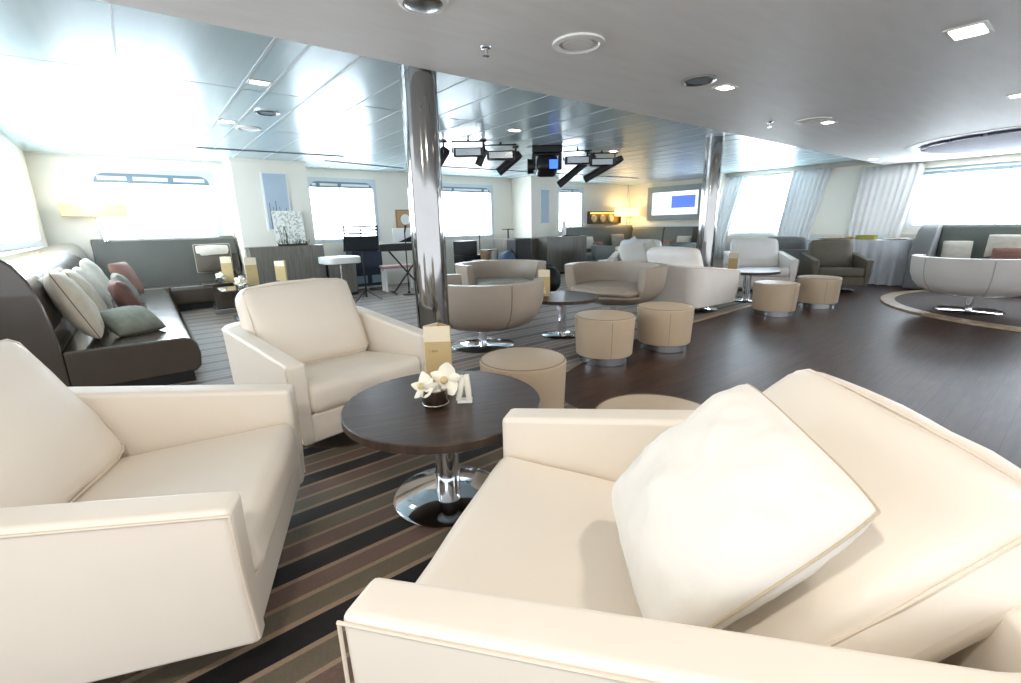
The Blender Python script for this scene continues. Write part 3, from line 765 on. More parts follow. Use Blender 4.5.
# pillows on the sofas
def lean(az, tilt, spin=0.): # normal azimuth and elevation
    n = Vector((math.cos(R(az))*math.cos(R(tilt)), math.sin(R(az))*math.cos(R(tilt)), math.sin(R(tilt))))
    return basis(n, (0, 0, 1), spin)
PL = [
 ('beige two-tone pillow nearest on the left sofa, standing against its back', .54, .60, .22, 'pillow_beige', (-.50, 5.22, .735), lean(6, 20, 0)),
 ('striped beige pillow second along the left sofa', .50, .56, .20, 'pillow_beige', (-.48, 5.9, .72), lean(6, 20, 0)),
 ('pale pillow third along the left sofa, behind the striped one', .50, .54, .18, 'pillow_light', (-.46, 6.45, .72), lean(4, 20, 0)),
 ('dark red-brown pillow lying in front of the pale pillows on the left sofa', .42, .44, .19, 'pillow_red', (-.19, 6.1, .635), lean(8, 20, 0)),
 ('grey-green pillow lying flat near the front edge of the left sofa', .40, .36, .19, 'pillow_grey', (-.17, 5.36, .525), lean(-60, 60, 0)),
 ('small grey pillow behind the dark red one on the left sofa', .44, .44, .17, 'pillow_grey', (-.2, 6.9, .65), lean(6, 20, 0)),
 ('rose-coloured pillow leaning at the far end of the left sofa', .48, .48, .18, 'pillow_rose', (-.2, 8.0, .70), lean(-20, 18, 0)),
 ('white pillow in the corner at the far end of the left sofa', .50, .54, .18, 'pillow_light', (-.46, 7.5, .76), lean(0, 20, 0)),
]
for i, (l, w, h, t_, m, loc, ro) in enumerate(PL):
    p = pillow('throw_pillow', l, w, h, t_, M[m], loc, ro, group='pillows on the left sofa', piping=M['pillow_brown'] if i in (0, 4) else (M['taupe_seam'] if i == 1 else None), seed=i*3+2)
p = pillow('throw_pillow', 'grey pillow with a pale band along its top on the sofa under the first window', .56, .5, .14, M['pillow_brown'], (1.0, 9.70, .84), lean(-95, 10), piping=M['pillow_light'], seed=21)
b = MB(); per = pillow_geo(b, .5, .2, .15, 14, .002, 3, pinch=0); b.build('pale_band', M['pillow_light'], p, ang=70, loc=(0, .12, .012))
for i, (l, w, h, m, loc, az) in enumerate((
    ('white pillow on the far back-wall sofa, left of the shell niche', .4, .38, 'pillow_light', (10.75, 9.68, .72), -95),
    ('rust red pillow on the far back-wall sofa beside the white pillow', .42, .26, 'pillow_rose', (11.05, 9.56, .60), -95),
    ('speckled beige square pillow on the far back-wall sofa below the lamp', .55, .5, 'pattern_pillow', (12.15, 9.68, .70), -100),
    ('white pillow leaning on the sofa below the wall screen', .45, .4, 'pillow_light', (12.78, 7.75, .68), 185),
    ('pink pillow beside the white one below the wall screen', .4, .3, 'pillow_rose', (12.72, 8.2, .60), 180),
    ('pale curled pillow at the end of the right window bench', .4, .38, 'pillow_light', (11.38, 1.55, .68), 190),
    ('white pillow in the middle of the right window bench', .5, .4, 'pillow_light', (11.42, .95, .78), 180),
    ('rust brown pillow below the white one on the right window bench', .6, .3, 'pillow_rose', (11.22, .8, .62), 180),
    ('dark grey pillow at the right edge on the right window bench', .5, .44, 'pillow_grey', (11.36, .15, .72), 180))):
    pillow('throw_pillow', l, w, h, .14, M[m], loc, lean(az, 16), seed=30+i)
# cushions on the far white armchair
pillow('throw_pillow', 'white cushion leaning on the far white armchair, in front of its pile', .5, .5, .18, M['white_linen'], (7.75, 5.8, .68), lean(-150, 25, 20), group='white cushions on the far armchair', seed=51)
pillow('throw_pillow', 'white cushion standing upright behind the front cushion on the far white armchair', .46, .46, .16, M['cloth'], (8.05, 6.05, .72), lean(-150, 15, 40), group='white cushions on the far armchair', seed=52)
pillow('throw_pillow', 'cream cushion at the right end of the cushion pile on the far white armchair', .44, .44, .15, M['pillow_light'], (7.95, 5.6, .70), lean(-160, 30, 30), group='white cushions on the far armchair', seed=53)

# ------------------------------------------------------------------ consoles and things by the back wall
def curved_console(name, label, outline, h):
    t = thing(name, label, 'console', (0, 0, 0))
    b = MB(); prism(b, outline, 'z', .06, h-.03); b.build('body', M['console_wood'], t, ang=30)
    cx = sum(p[0] for p in outline)/len(outline); cy = sum(p[1] for p in outline)/len(outline)
    b = MB(); prism(b, [(cx+(x-cx)*1.012, cy+(y-cy)*1.012) for x, y in outline], 'z', h-.03, h); b.build('top', M['console_wood'], t, ang=30)
    b = MB(); prism(b, [(cx+(x-cx)*.96, cy+(y-cy)*.96) for x, y in outline], 'z', 0.004, .06); b.build('plinth', M['black_plastic'], t)
    return t
def arc(cx, cy, r, a0, a1, n=8): return [(cx+r*math.cos(R(a0+(a1-a0)*i/n)), cy+r*math.sin(R(a0+(a1-a0)*i/n))) for i in range(n+1)]
curved_console('console_cabinet', 'grey wood console cabinet before the left column, under the floral picture', [(1.47, 9.38), (1.47, 9.0)]+arc(2.55, 9.2, .2, -90, 0)+[(2.75, 9.38)], 1.01)
curved_console('console_cabinet', 'lower grey wood cabinet step right of the left column console', [(2.77, 9.9), (2.77, 9.1)]+arc(3.2, 9.25, .15, -90, 0)+[(3.35, 9.9)], .72)
curved_console('console_cabinet', 'grey wood console behind the black speaker, set further back', [(7.3, 9.9), (7.3, 9.12), (8.14, 9.12), (8.14, 9.9)], .95)
curved_console('console_cabinet', 'grey wood console carrying the white vase in front of the right column', [(8.16, 9.34), (8.16, 8.75)]+arc(9.55, 8.95, .2, -90, 0)+[(9.75, 9.34)], .97)
# white side table with a steel leg
t = thing('side_table', 'small white table with rounded top on a steel leg, left of the music stand', 'side table', (2.84, 8.62, 0))
b = MB(); prism(b, round_rect(-.33, .33, -.3, .3, .16), 'z', .68, .80); b.build('tabletop', M['trim_white'], t, bevel=.02)
b = MB(); tube(b, [(0, 0, .02), (0, 0, .69)], .025, 12); b.build('leg', M['steel'], t)
b = MB(); lathe(b, [(0, .004), (.2, .004), (.19, .018), (0, .024)], 28); b.build('base_disc', M['steel'], t)
# pictures
def picture(name, label, w, h, loc, rz, fm, im, tilt=0., fw=.03):
    t = thing(name, label, 'picture', loc, 0, rot=(R(tilt), 0, rz))
    b = MB(); box(b, -w/2, w/2, -.02, .0, 0, h); b.build('frame', fm, t, bevel=.003, smooth=False)
    b = MB(); box(b, -w/2+fw, w/2-fw, -.024, -.018, fw, h-fw); im_o = b.build('image', im, t, smooth=False)
    return t
p = picture('picture_frame', 'tall pale blue picture hanging on the left column', .44, 1.02, (2.10, 9.42, 1.28), 0, M['trim_white'], M['art_blue'])
b = MB()
for i in range(14):
    x = random.uniform(-.15, .15); h_ = random.uniform(.2, .5)
    box(b, x-.006, x+.006, -.027, -.023, .035, .035+h_)
b.build('painted_stems', M['art_grass'], p, smooth=False)
picture('picture_frame', 'white floral canvas leaning on the left console in front of the column', .52, .62, (2.22, 9.27, 1.015), 0, M['trim_white'], M['floral'], -8, .015)
picture('picture_frame', 'narrow pale blue picture hanging on the right column', .34, .9, (8.62, 9.35, 1.3), 0, M['trim_white'], M['art_blue'])
pp = picture('picture_frame', 'small gold framed picture on the wall above the keyboard', .42, .42, (4.93, WY, 1.27), 0, M['gold'], M['wood_tan'])
b = MB(); lathe(b, [(0, 0), (.12, 0), (.11, .012), (0, .016)], 24, mx=Matrix.Translation((.02, -.024, .2)) @ Matrix.Rotation(PI/2, 4, 'X')); b.build('pale_disc', M['ceramic'], pp)
# dry twig planter on the left console
t = thing('twig_planter', 'low dark twig arrangement at the foot of the floral canvas', 'plant', (2.2, 9.1, 1.013))
b = MB(); rbox(b, (.5, .07, .035), .012, Matrix.Translation((0, 0, .018))); b.build('tray', M['twig'], t)
b = MB()
for i in range(34):
    x = random.uniform(-.26, .26); a = random.uniform(-.05, .05)
    tube(b, [(x, 0, .03), (x+a*.5, random.uniform(-.02, .02), .05), (x+a, random.uniform(-.03, .03), random.uniform(.06, .12))], .004, 5)
for i in range(6):
    x = -.14+random.uniform(-.06, .06)
    tube(b, [(x, 0, .03), (x+random.uniform(-.02, .02), .01, .2), (x+random.uniform(-.06, .06), 0, .34)], .004, 5)
b.build('twigs', M['twig'], t)
t = thing('floor_vase', 'tall white vase on the console before the right column', 'vase', (9.05, 9.05, .972))
b = MB(); lathe(b, [(0, 0), (.05, 0), (.065, .08), (.06, .25), (.03, .4), (.035, .46), (.028, .46), (.024, .4), (0, .39)], 24); b.build('body', M['ceramic'], t)
b = MB()
for i in range(9):
    a = random.uniform(0, 2*PI); l = random.uniform(.05, .14)
    tube(b, [(.07, 0, .02), (.1+.3*l*math.cos(a), .3*l*math.sin(a), .14), (.1+l*math.cos(a), l*math.sin(a), .3*random.uniform(.7, 1.2))], .005, 5)
b.build('grass_stems', M['pillow_grey'], t)
t = thing('pebble_tray', 'low dark tray on the console beside the white vase', 'tray', (9.25, 8.92, .972))
b = MB(); rbox(b, (.55, .12, .025), .01, Matrix.Translation((0, 0, .0135))); b.build('tray', M['twig'], t)
b = MB()
for i in range(8): lathe(b, [(0, -.015), (.02, -.008), (.022, .004), (0, .015)], 8, cx=-.22+.06*i, cy=0, mx=Matrix.Translation((0, 0, .035)))
b.build('pebbles', M['pillow_grey'], t)
# shell niche
t = thing('shell_niche', 'gold framed niche with three pale shells lit on the back wall', 'wall niche', (11.95, WY, 1.27))
b = MB(); W2, H2 = .78, .38
box(b, -W2, W2, -.1, -.01, 0, .035); box(b, -W2, W2, -.1, -.01, H2-.035, H2); box(b, -W2, -W2+.035, -.1, -.01, 0, H2); box(b, W2-.035, W2, -.1, -.01, 0, H2); b.build('frame', mat('niche_frame', srgb(74, 60, 40), .4, var=.1), t, smooth=False)
b = MB(); box(b, -W2+.03, W2-.03, -.02, -.01, .03, H2-.03); b.build('back_panel', M['gold'], t, smooth=False)
b = MB(); box(b, -W2+.05, W2-.05, -.09, -.03, H2-.06, H2-.036); b.build('light_strip', M['gold_glow'], t, smooth=False)
for x in (-.52, -.1, .3):
    b = MB(); lathe(b, [(0, -.05), (.09, -.045), (.125, -.01), (.1, .03), (0, .05)], 16, mx=Matrix.Translation((x, -.06, .165)) @ Matrix.Rotation(PI/2, 4, 'X')); b.build('shell', M['shell'], t)

# lamps
def floor_lamp(label, x, y, z0, z1, shade_z, sw, sh):
    t = thing('wall_lamp', label, 'lamp', (x, y, 0))
    b = MB(); tube(b, [(0, 0, z0), (0, 0, z1)], .012, 8); b.build('pole', M['steel'], t)
    b = MB(); lathe(b, [(sw, shade_z), (sw, shade_z+sh), (sw-.01, shade_z+sh), (sw-.01, shade_z), (sw, shade_z)], 32, sy=.45); b.build('lamp_shade', M['lamp_shade'], t)
    return t
floor_lamp('lit drum lamp on a full-height pole above the far corner sofa', 12.7, 9.80, 1.2, CZ, 1.5, .55, .26)
t = thing('wall_lamp', 'lit oblong lamp on a bent arm behind the left sofa, in the room corner', 'lamp', (-.45, 9.98, 0))
b = MB(); box(b, -.40, .40, -.1, .1, 1.56, 1.75); b.build('lamp_shade', mat('shade_fabric', srgb(226, 200, 152), .8), t, bevel=.01)
b = MB(); tube(b, [(0, 0, 1.55), (-.01, -.02, 1.42), (.03, -.05, 1.30), (.05, -.06, 1.17)], [.012, .014, .02, .03], 10); b.build('arm', M['steel'], t)
li = bpy.data.lights.new('corner_bulb', 'POINT'); li.energy = 2.5; li.color = (1, .8, .5); li.shadow_soft_size = .1
lo = bpy.data.objects.new('corner_bulb', li); COL.objects.link(lo); lo.location = (-.45, 9.78, 1.8)
li = bpy.data.lights.new('far_bulb', 'POINT'); li.energy = 9; li.color = (1, .76, .42); li.shadow_soft_size = .1
lo = bpy.data.objects.new('far_bulb', li); COL.objects.link(lo); lo.location = (12.7, 9.80, 1.63)

# wall screen
t = thing('wall_screen', 'wall-mounted screen in a pale grey frame showing a blue block', 'screen', (TX-.03, 8.42, 1.32), -PI/2)
W2, H2 = 1.0, 1.05
b = MB(); ring_frame(b, -W2+.2, W2-.2, .18, H2-.18, .0, .01, -.07, .02, n=1, extra=.17); b.build('frame', mat('screen_frame', srgb(146, 160, 164), .4), t, smooth=False)
b = MB(); box(b, -W2+.16, W2-.16, -.05, .0, .14, H2-.14); sc = b.build('display', M['screen_white'], t, smooth=False)
b = MB(); box(b, -.1, .70, -.056, -.05, .38, .74); b.build('blue_block', M['screen_blue'], sc, smooth=False)
b = MB(); box(b, TX-.16, TX, 7.05, 9.9, 1.14, 1.2); struct('trim_screen_ledge', b, M['trim_white'], smooth=False)

# curtains
def curtain(label, y0, y1, z0, z1, x=EX-.09, amp=.035, waves=9, tie=.0, gather=0.):
    n = waves*8; vs = []; fs = []; rows = 10
    for j in range(rows+1):
        t_ = j/rows; z = z1+(z0-z1)*t_
        for i in range(n+1):
            s = i/n; yy = y0+(y1-y0)*s
            yy = yy+gather*t_*(.5-s)
            a = amp*(.6+.4*math.sin(s*7+1))
            vs.append((x+.42*max(0, z-.95)+a*math.sin(s*waves*2*PI+.5*math.sin(t_*3))-.02*t_, yy, z))
    for j in range(rows):
        for i in range(n): fs.append((j*(n+1)+i, j*(n+1)+i+1, (j+1)*(n+1)+i+1, (j+1)*(n+1)+i))
    b = MB(); b.add(vs, fs); o = b.build('curtain', M['curtain'], ang=80)
    sm = o.modifiers.new('solid', 'SOLIDIFY'); sm.thickness = .004
    return tag(o, label, 'curtain')
curtain('white gathered curtain between the end window and the beige wall panel', 4.02, 4.85, .3, 2.4, gather=.15, waves=8)
curtain('white curtain just beyond the far steel pillar, left of the end window', 5.95, 6.45, .3, 2.4, waves=5, gather=.1)
curtain('white curtain falling behind the buffet table, left of the right window', 2.4, 3.45, .3, 2.33, waves=9, gather=.2)

# buffet table
t = thing('buffet_table', 'long buffet table draped to the floor in white cloth by the curtains', 'table', (0, 0, 0))
b = MB(); box(b, 11.3, 11.82, 2.26, 3.95, .83, .86); b.build('tabletop', M['cloth'], t, bevel=.008)
b = MB(); vs = []; fs = []; n = 120
loop = []
def seg(p, q, k): return [(p[0]+(q[0]-p[0])*i/k, p[1]+(q[1]-p[1])*i/k) for i in range(k)]
P0 = seg((11.82, 2.26), (11.3, 2.26), 24)+seg((11.3, 2.26), (11.3, 3.95), 72)+seg((11.3, 3.95), (11.82, 3.95), 24)
for j, z in enumerate((.862, .6, .3, .01)):
    for i, (x, y) in enumerate(P0):
        f = .014+.05*j/3; s = math.sin(i*.82+.6*math.sin(i*.31))*f
        if i < 24: loop.append((x, y-.015-.01*j+s, z))
        elif i < 96: loop.append((x-.015-.01*j+s, y, z))
        else: loop.append((x, y+.015+.01*j+s, z))
for j in range(3):
    for i in range(n-1): fs.append((j*n+i, j*n+i+1, (j+1)*n+i+1, (j+1)*n+i))
b.add(loop, fs); o = b.build('drape', M['cloth'], t, ang=80)
t2 = thing('plate_stack', 'white platter of pastries at the left of the buffet table', 'platter', (11.6, 3.55, .865))
b = MB(); lathe(b, [(0, 0), (.2, 0), (.3, .03), (.29, .035), (.19, .01), (0, .01)], 32); b.build('plate', M['ceramic'], t2)
b = MB()
for i in range(12): rbox(b, (.1, .07, .04), .018, Matrix.Translation((.17*math.cos(i*.9)*(.4+.05*i), .17*math.sin(i*.9)*(.4+.05*i), .03+.0*i)) @ Matrix.Rotation(i, 4, 'Z'), k=2, m=2)
b.build('pastries', M['pastry'], t2)['kind'] = 'stuff'
t2 = thing('food_tray', 'bright yellow-green box on the buffet table', 'box', (11.55, 2.95, .865))
b = MB(); box(b, -.1, .1, -.16, .16, 0, .07); b.build('box', M['yellow'], t2, bevel=.008)
b = MB(); box(b, -.105, .105, -.165, .165, .07, .082); b.build('lid', M['yellow'], t2, bevel=.004)
t2 = thing('wooden_bowl', 'small brown bowl left of the yellow box on the buffet', 'bowl', (11.42, 3.2, .865))
b = MB(); lathe(b, [(0, 0), (.05, 0), (.09, .05), (.085, .052), (.045, .008), (0, .008)], 24); b.build('bowl', M['wood_tan'], t2)
b = MB(); lathe(b, [(0, .02), (.07, .035), (.04, .065), (0, .075)], 16); b.build('contents', M['pastry'], t2)
t2 = thing('plate_stack', 'flat platter at the right end of the buffet table', 'platter', (11.6, 2.45, .865))
b = MB(); lathe(b, [(0, 0), (.14, 0), (.2, .025), (.19, .03), (.13, .01), (0, .01)], 28); b.build('plate', M['ceramic'], t2)
b = MB()
for i in range(8): rbox(b, (.07, .05, .03), .012, Matrix.Translation((.1*math.cos(i*.8), .1*math.sin(i*.8), .025)) @ Matrix.Rotation(i, 4, 'Z'), k=2, m=2)
b.build('pastries', M['pastry'], t2)['kind'] = 'stuff'

# ------------------------------------------------------------------ low tables by the left sofa
def low_table(label, loc, w, d):
    t = thing('low_table', label, 'table', loc)
    b = MB(); box(b, -w/2, w/2, -d/2, d/2, .47, .5); b.build('tabletop', M['gloss_top'], t, bevel=.006)
    b = MB(); box(b, -.17, .17, -.17, .17, .08, .47); b.build('box_leg', M['brown_leather'], t, bevel=.01)
    b = MB(); box(b, -.2, .2, -.2, .2, 0, .08); b.build('foot', M['steel'], t, bevel=.01)
    return t
low_table('square dark low table in front of the window bench sofa, farther of the two', (.98, 8.75, .004), .62, .6)
low_table('square dark low table just behind the white armchair across, nearer of the two', (1.12, 7.6, .004), .7, .6)
low_table('dark low table mostly hidden behind the armchair across, carrying the double menu card', (1.98, 7.9, .004), .6, .6)
dup(card1, 'tan menu card on the farther low table by the window sofa', (1.06, 8.74, .508), R(-15)).scale = (1.15, 1.15, 1.25)
dup(card1, 'tan menu card on the nearer low table behind the armchair', (1.24, 7.72, .508), R(5)).scale = (1.2, 1.2, 1.3)
dup(card1, 'open tan menu card at the right, just above the back of the armchair across', (1.70, 8.05, .508), R(-55)).scale = (1.5, 1.5, 1.0)
small_flowers('white flowers in a glass on the farther low table by the window sofa', (.94, 8.62, .508), 5, 1.1)
small_flowers('round bunch of white flowers on the nearer low table behind the armchair', (1.05, 7.5, .508), 6, 1.4)

# ------------------------------------------------------------------ music corner
def music_stand(label, loc, rz):
    t = thing('music_stand', label, 'music stand', loc, rz)
    mx = Matrix.Translation((0, 0, 1.12)) @ Matrix.Rotation(R(-32), 4, 'X')
    b = MB()
    w, h = .6, .5
    box(b, -w/2, w/2, -.008, .0, -h/2, -h/2+.26, mx); box(b, -w/2, w/2, -.05, 0, -h/2-.01, -h/2, mx)
    for i in range(4): box(b, -w/2, w/2, -.006, 0, h/2-.03-.07*i, h/2-.07*i, mx)
    for x in (-w/2, w/2-.02, -.01): box(b, x, x+.02, -.006, 0, -h/2, h/2, mx)
    b.build('desk', M['black_metal'], t, smooth=False)
    b = MB(); tube(b, [(0, .01, .06), (0, .01, 1.1)], .014, 8); b.build('pole', M['black_metal'], t)
    for k in range(3):
        a = R(90+120*k+20); b = MB(); tube(b, [(0, .01, .2), (.08*math.cos(a), .08*math.sin(a), .14), (.28*math.cos(a), .28*math.sin(a), .012)], .01, 6); b.build('leg', M['black_metal'], t)
    return t
music_stand('black music stand right of the small white table, in front of the second window', (3.12, 8.2, .004), R(-25))
t = thing('equipment_case', 'dark navy equipment case with two pale panels behind the music stand', 'equipment case', (3.72, 9.7, .004))
b = MB(); box(b, -.32, .32, -.2, .2, .1, .95); b.build('case', M['navy'], t, bevel=.02)
for x in (-.16, .16):
    b = MB(); box(b, x-.11, x+.11, -.212, -.2, .16, .32); b.build('pale_panel', M['frame_grey'], t, bevel=.004)
b = MB(); box(b, -.33, .33, -.22, .2, .06, .1); b.build('base_strip', M['steel'], t)
for x in (-.3, .3):
    b = MB(); lathe(b, [(0, -.02), (.03, -.02), (.03, .02), (0, .02)], 12, mx=Matrix.Translation((x, -.12, .03)) @ Matrix.Rotation(PI/2, 4, 'Y')); b.build('wheel', M['black_plastic'], t)
kb = thing('keyboard', 'black electronic keyboard on a crossed stand, left of the near pillar', 'keyboard', (4.22, 8.72, .004), R(-12))
b = MB(); box(b, -.55, .55, -.17, .17, .84, .98); b.build('body', M['black_plastic'], kb, bevel=.01)
b = MB(); box(b, -.5, .5, .02, .16, .98, .986); b.build('keys', M['ceramic'], kb, smooth=False)
for s in (-1, 1):
    b = MB()
    tube(b, [(-.32*s, -.1*s, .015), (.32*s, -.1*s, .83)], .018, 8); b.build('stand_leg', M['black_metal'], kb)
b = MB(); tube(b, [(-.32, -.3, .015), (-.32, .2, .015)], .016, 8); tube(b, [(.32, -.3, .015), (.32, .2, .015)], .016, 8); b.build('stand_foot', M['black_metal'], kb)
t = thing('sheet_music', 'white sheet music propped on the keyboard', 'sheet music', (4.22, 8.78, .992), R(-12))
b = MB(); box(b, -.2, .2, -.003, .003, 0, .3, Matrix.Rotation(R(-12), 4, 'X')); b.build('sheet', M['ceramic'], t, smooth=False)
b = MB(); b.add([(-.12, -.008, .012), (.18, -.008, .012), (.18, -.036, .14)], [(0, 1, 2)]); b.add([(-.12, -.012, .012), (.18, -.012, .012), (.18, -.040, .14)], [(0, 1, 2)]); b.build('dark_corner', M['black_plastic'], t, smooth=False)
t = thing('piano_bench', 'white bench with a pinkish padded seat behind the keyboard', 'bench', (4.2, 9.1, .004), R(-8))
b = MB(); rbox(b, (.72, .34, .06), .02, Matrix.Translation((0, 0, .5))); b.build('seat', M['pink_seat'], t)
b = MB(); box(b, -.34, .34, -.15, .15, .42, .472); b.build('apron', M['ceramic'], t)
for x in (-.31, .31):
    for y in (-.12, .12):
        b = MB(); box(b, x-.025, x+.025, y-.025, y+.025, 0, .43); b.build('leg', M['ceramic'], t)
def mic_stand(label, loc, h, boom=False):
    t = thing('microphone_stand', label, 'microphone stand', loc)
    b = MB(); tube(b, [(0, 0, .02), (0, 0, h)], .012, 8)
    b.build('pole', M['black_metal'], t)
    b = MB(); lathe(b, [(0, 0), (.13, 0), (.12, .018), (.03, .035), (.015, .08), (0, .08)], 24); b.build('base', M['black_metal'], t)
    b = MB(); lathe(b, [(0, 0), (.016, 0), (.018, .09), (.026, .1), (.026, .13), (0, .15)], 12, mx=Matrix.Translation((0, 0, h)) @ Matrix.Rotation(R(25), 4, 'X')); b.build('microphone', M['black_plastic'], t)
    return t
mic_stand('black microphone stand in front of the keyboard', (4.02, 8.30, .004), 1.2)
mic_stand('black microphone stand right of the near pillar by the amplifier', (6.62, 9.55, .004), 1.18)
t = thing('amplifier', 'black stacked amplifier right of the near pillar under the third window', 'amplifier', (6.15, 9.35, .004))
b = MB(); box(b, -.3, .3, -.2, .2, 0, .62); b.build('cabinet', M['black_plastic'], t, bevel=.015)
b = MB(); box(b, -.3, .12, -.2, .2, .62, .95); b.build('head', M['black_plastic'], t, bevel=.015)
b = MB(); box(b, -.27, .27, -.21, -.2, .04, .58); b.build('grille', M['black_metal'], t)
t = thing('white_stool', 'white waisted stool on a black base in front of the amplifier', 'stool', (5.75, 8.35, .004))
b = MB(); lathe(b, [(0, .12), (.1, .12), (.085, .28), (.1, .42), (.16, .54), (.15, .56), (0, .56)], 24); b.build('body', M['ceramic'], t)
b = MB(); lathe(b, [(0, 0), (.13, 0), (.13, .1), (.09, .13), (0, .13)], 24); b.build('base', M['black_plastic'], t)
t = thing('hand_drums', 'pair of tan hand drums on a stand left of the black speaker', 'drum', (6.5, 9.0, .004))
for x, m in ((-.12, 'wood_tan'), (.12, 'pillow_light')):
    b = MB(); lathe(b, [(.09, .42), (.13, .72), (.12, .72), (.08, .42), (.09, .42)], 20, cx=x); d_ = b.build('drum_shell', M[m], t)
    b = MB(); lathe(b, [(0, .715), (.135, .715), (.135, .735), (0, .735)], 20, cx=x); b.build('drum_head', M['black_plastic'], d_)
for k in range(3):
    a = R(90+120*k); b = MB(); tube(b, [(0, 0, .45), (.3*math.cos(a), .3*math.sin(a), .01)], .012, 6); b.build('leg', M['steel'], t)
t = thing('loudspeaker', 'tall black loudspeaker left of the consoles', 'loudspeaker', (7.05, 8.55, .004), R(-5))
b = MB(); box(b, -.22, .22, -.2, .2, 0, .98); b.build('cabinet', M['black_plastic'], t, bevel=.02)
b = MB(); box(b, -.19, .19, -.21, -.2, .05, .93); b.build('grille', M['black_metal'], t)
t = thing('speaker_pole', 'dark pole with a flat top plate behind the black loudspeaker', 'stand', (7.05, 8.95, .004))
b = MB(); tube(b, [(0, 0, .02), (0, 0, 1.18)], .02, 8); b.build('pole', M['black_metal'], t)
b = MB(); box(b, -.12, .12, -.08, .08, 1.18, 1.2); b.build('plate', M['black_metal'], t)
b = MB(); lathe(b, [(0, 0), (.15, 0), (.14, .02), (0, .03)], 20); b.build('foot', M['black_metal'], t)
t = thing('duffel_bag', 'blue-grey duffel bag leaning on the left side of the black loudspeaker', 'bag', (6.55, 8.4, .004), R(0))
b = MB(); rbox(b, (.36, .34, .7), .14, Matrix.Translation((0, 0, .35)) @ Matrix.Rotation(R(10), 4, 'Y'), bulge=(.03, .03, .02), wr=.03, seed=9); b.build('body', mat('bag_blue', srgb(70, 92, 116), .7, var=.15), t)
b = MB(); tube(b, [(-.02, -.1, .68), (.05, -.1, .78), (.12, -.1, .68)], .012, 6); b.build('handle', M['black_plastic'], t)
t = thing('equipment_bag', 'round black bag between the taupe tub chairs, behind the menu card', 'bag', (6.15, 6.6, .004), R(-30))
b = MB(); rbox(b, (.5, .35, .46), .16, Matrix.Translation((0, 0, .23)), bulge=(.02, .02, .03), wr=.02, seed=11); b.build('body', M['black_plastic'], t)
b = MB(); tube(b, [(-.12, 0, .45), (-.06, 0, .52), (.06, 0, .52), (.12, 0, .45)], .012, 6); b.build('handle', M['black_metal'], t)
t = thing('side_table', 'small square white table behind the white cushions, carrying a menu card', 'side table', (8.5, 6.85, .004))
b = MB(); rbox(b, (.55, .55, .06), .02, Matrix.Translation((0, 0, .437))); b.build('tabletop', M['trim_white'], t)
for x in (-.22, .22):
    for y in (-.22, .22):
        b = MB(); box(b, x-.02, x+.02, y-.02, y+.02, 0, .42); b.build('leg', M['steel'], t)
# bottle with dark cap at the far table
t = thing('bottle', 'small white bottle with a dark neck on the small square white table', 'bottle', (8.62, 6.8, Z1))
b = MB(); lathe(b, [(0, 0), (.04, 0), (.042, .12), (.018, .18), (.018, .2), (0, .2)], 16); b.build('body', M['ceramic'], t)
b = MB(); lathe(b, [(0, .2), (.02, .2), (.02, .26), (0, .26)], 12); b.build('cap', M['black_plastic'], t)

# ------------------------------------------------------------------ ceiling fixtures
def downlight(label, x, y, z, sx=.14, sy=.1, rz=0., grp=None):
    t = thing('downlight', label, 'ceiling light', (x, y, z), rz, grp)
    b = MB(); ring_frame(b, -sx/2, sx/2, -sy/2, sy/2, 0, .02, -.008, .006, mx=Matrix.Rotation(PI/2, 4, 'X'), extra=.018); b.build('trim_ring', M['trim_white'], t, smooth=False)
    b = MB(); box(b, -sx/2-.005, sx/2+.005, -sy/2-.005, sy/2+.005, -.003, .004); b.build('lamp_lens', M['downlight'], t, smooth=False)
    return t
DL = downlight('largest lit downlight, in the low ceiling at the upper right', 4.03, .70, SZ, .22, .15)
for l, x, y, z in (('lit downlight in the low ceiling beside a dark round vent, above the stools', 3.95, 2.12, SZ), ('lit downlight in the low ceiling at the right edge', 6.5, .70, SZ), ('lit downlight in the low ceiling within a pale ring, toward the end window', 6.32, 2.15, SZ),
                   ('lit downlight in the blue panel strip nearest the camera', 1.018, 4.61, CZ), ('lit downlight in the blue panel strip, farther of its pair', 1.018, 6.37, CZ), ('lit downlight in the panel ceiling above the stage spotlights', 4.1, 5.02, CZ), ('lit downlight in the panel ceiling right of the stage spotlights', 6.7, 5.52, CZ),
                   ('small lit downlight above the curtain by the buffet table', 11.0, 2.9, SZ)):
    downlight(l, x, y, z)
def vent(label, x, y, z, r, dark=False, dome=0.):
    t = thing('ceiling_vent', label, 'ceiling vent', (x, y, z))
    b = MB(); lathe(b, [(r, 0.002), (r, -.012), (r*.82, -.018), (r*.74, -.006), (r*.74, .002)], 48); b.build('trim_ring', M['trim_white'] if not dark else M['steel'], t)
    if dome: b = MB(); lathe(b, [(r*.8, -.012), (r*.7, -.012-dome*.5), (r*.5, -.012-dome*.8), (r*.25, -.012-dome), (0, -.012-dome*1.03)], 40); b.build('dome', M['steel'], t)
    else:
        b = MB(); lathe(b, [(r*.76, -.004), (r*.6, -.003), (r*.58, -.012), (0, -.012)], 40); b.build('disc', M['frame_grey'] if dark else M['soffit'], t)
    return t
vent('round white-rimmed ceiling vent in the middle of the low ceiling', 2.27, 2.16, SZ, .155)
vent('glossy domed ceiling fitting at the top edge of the photo', 1.27, 2.235, SZ+.004, .12, dome=.018)
vent('dark round vent beside the lit downlight above the stools', 3.58, 2.14, SZ, .13, True)
vent('pale wide ring vent around the downlight toward the end window', 6.05, 2.2, SZ, .17)
vent('dark round vent in the blue panel strip, nearer one', 1.29, 5.68, CZ, .12, True)
vent('pale round vent in the blue panel strip, farther one', 1.28, 6.66, CZ, .14)
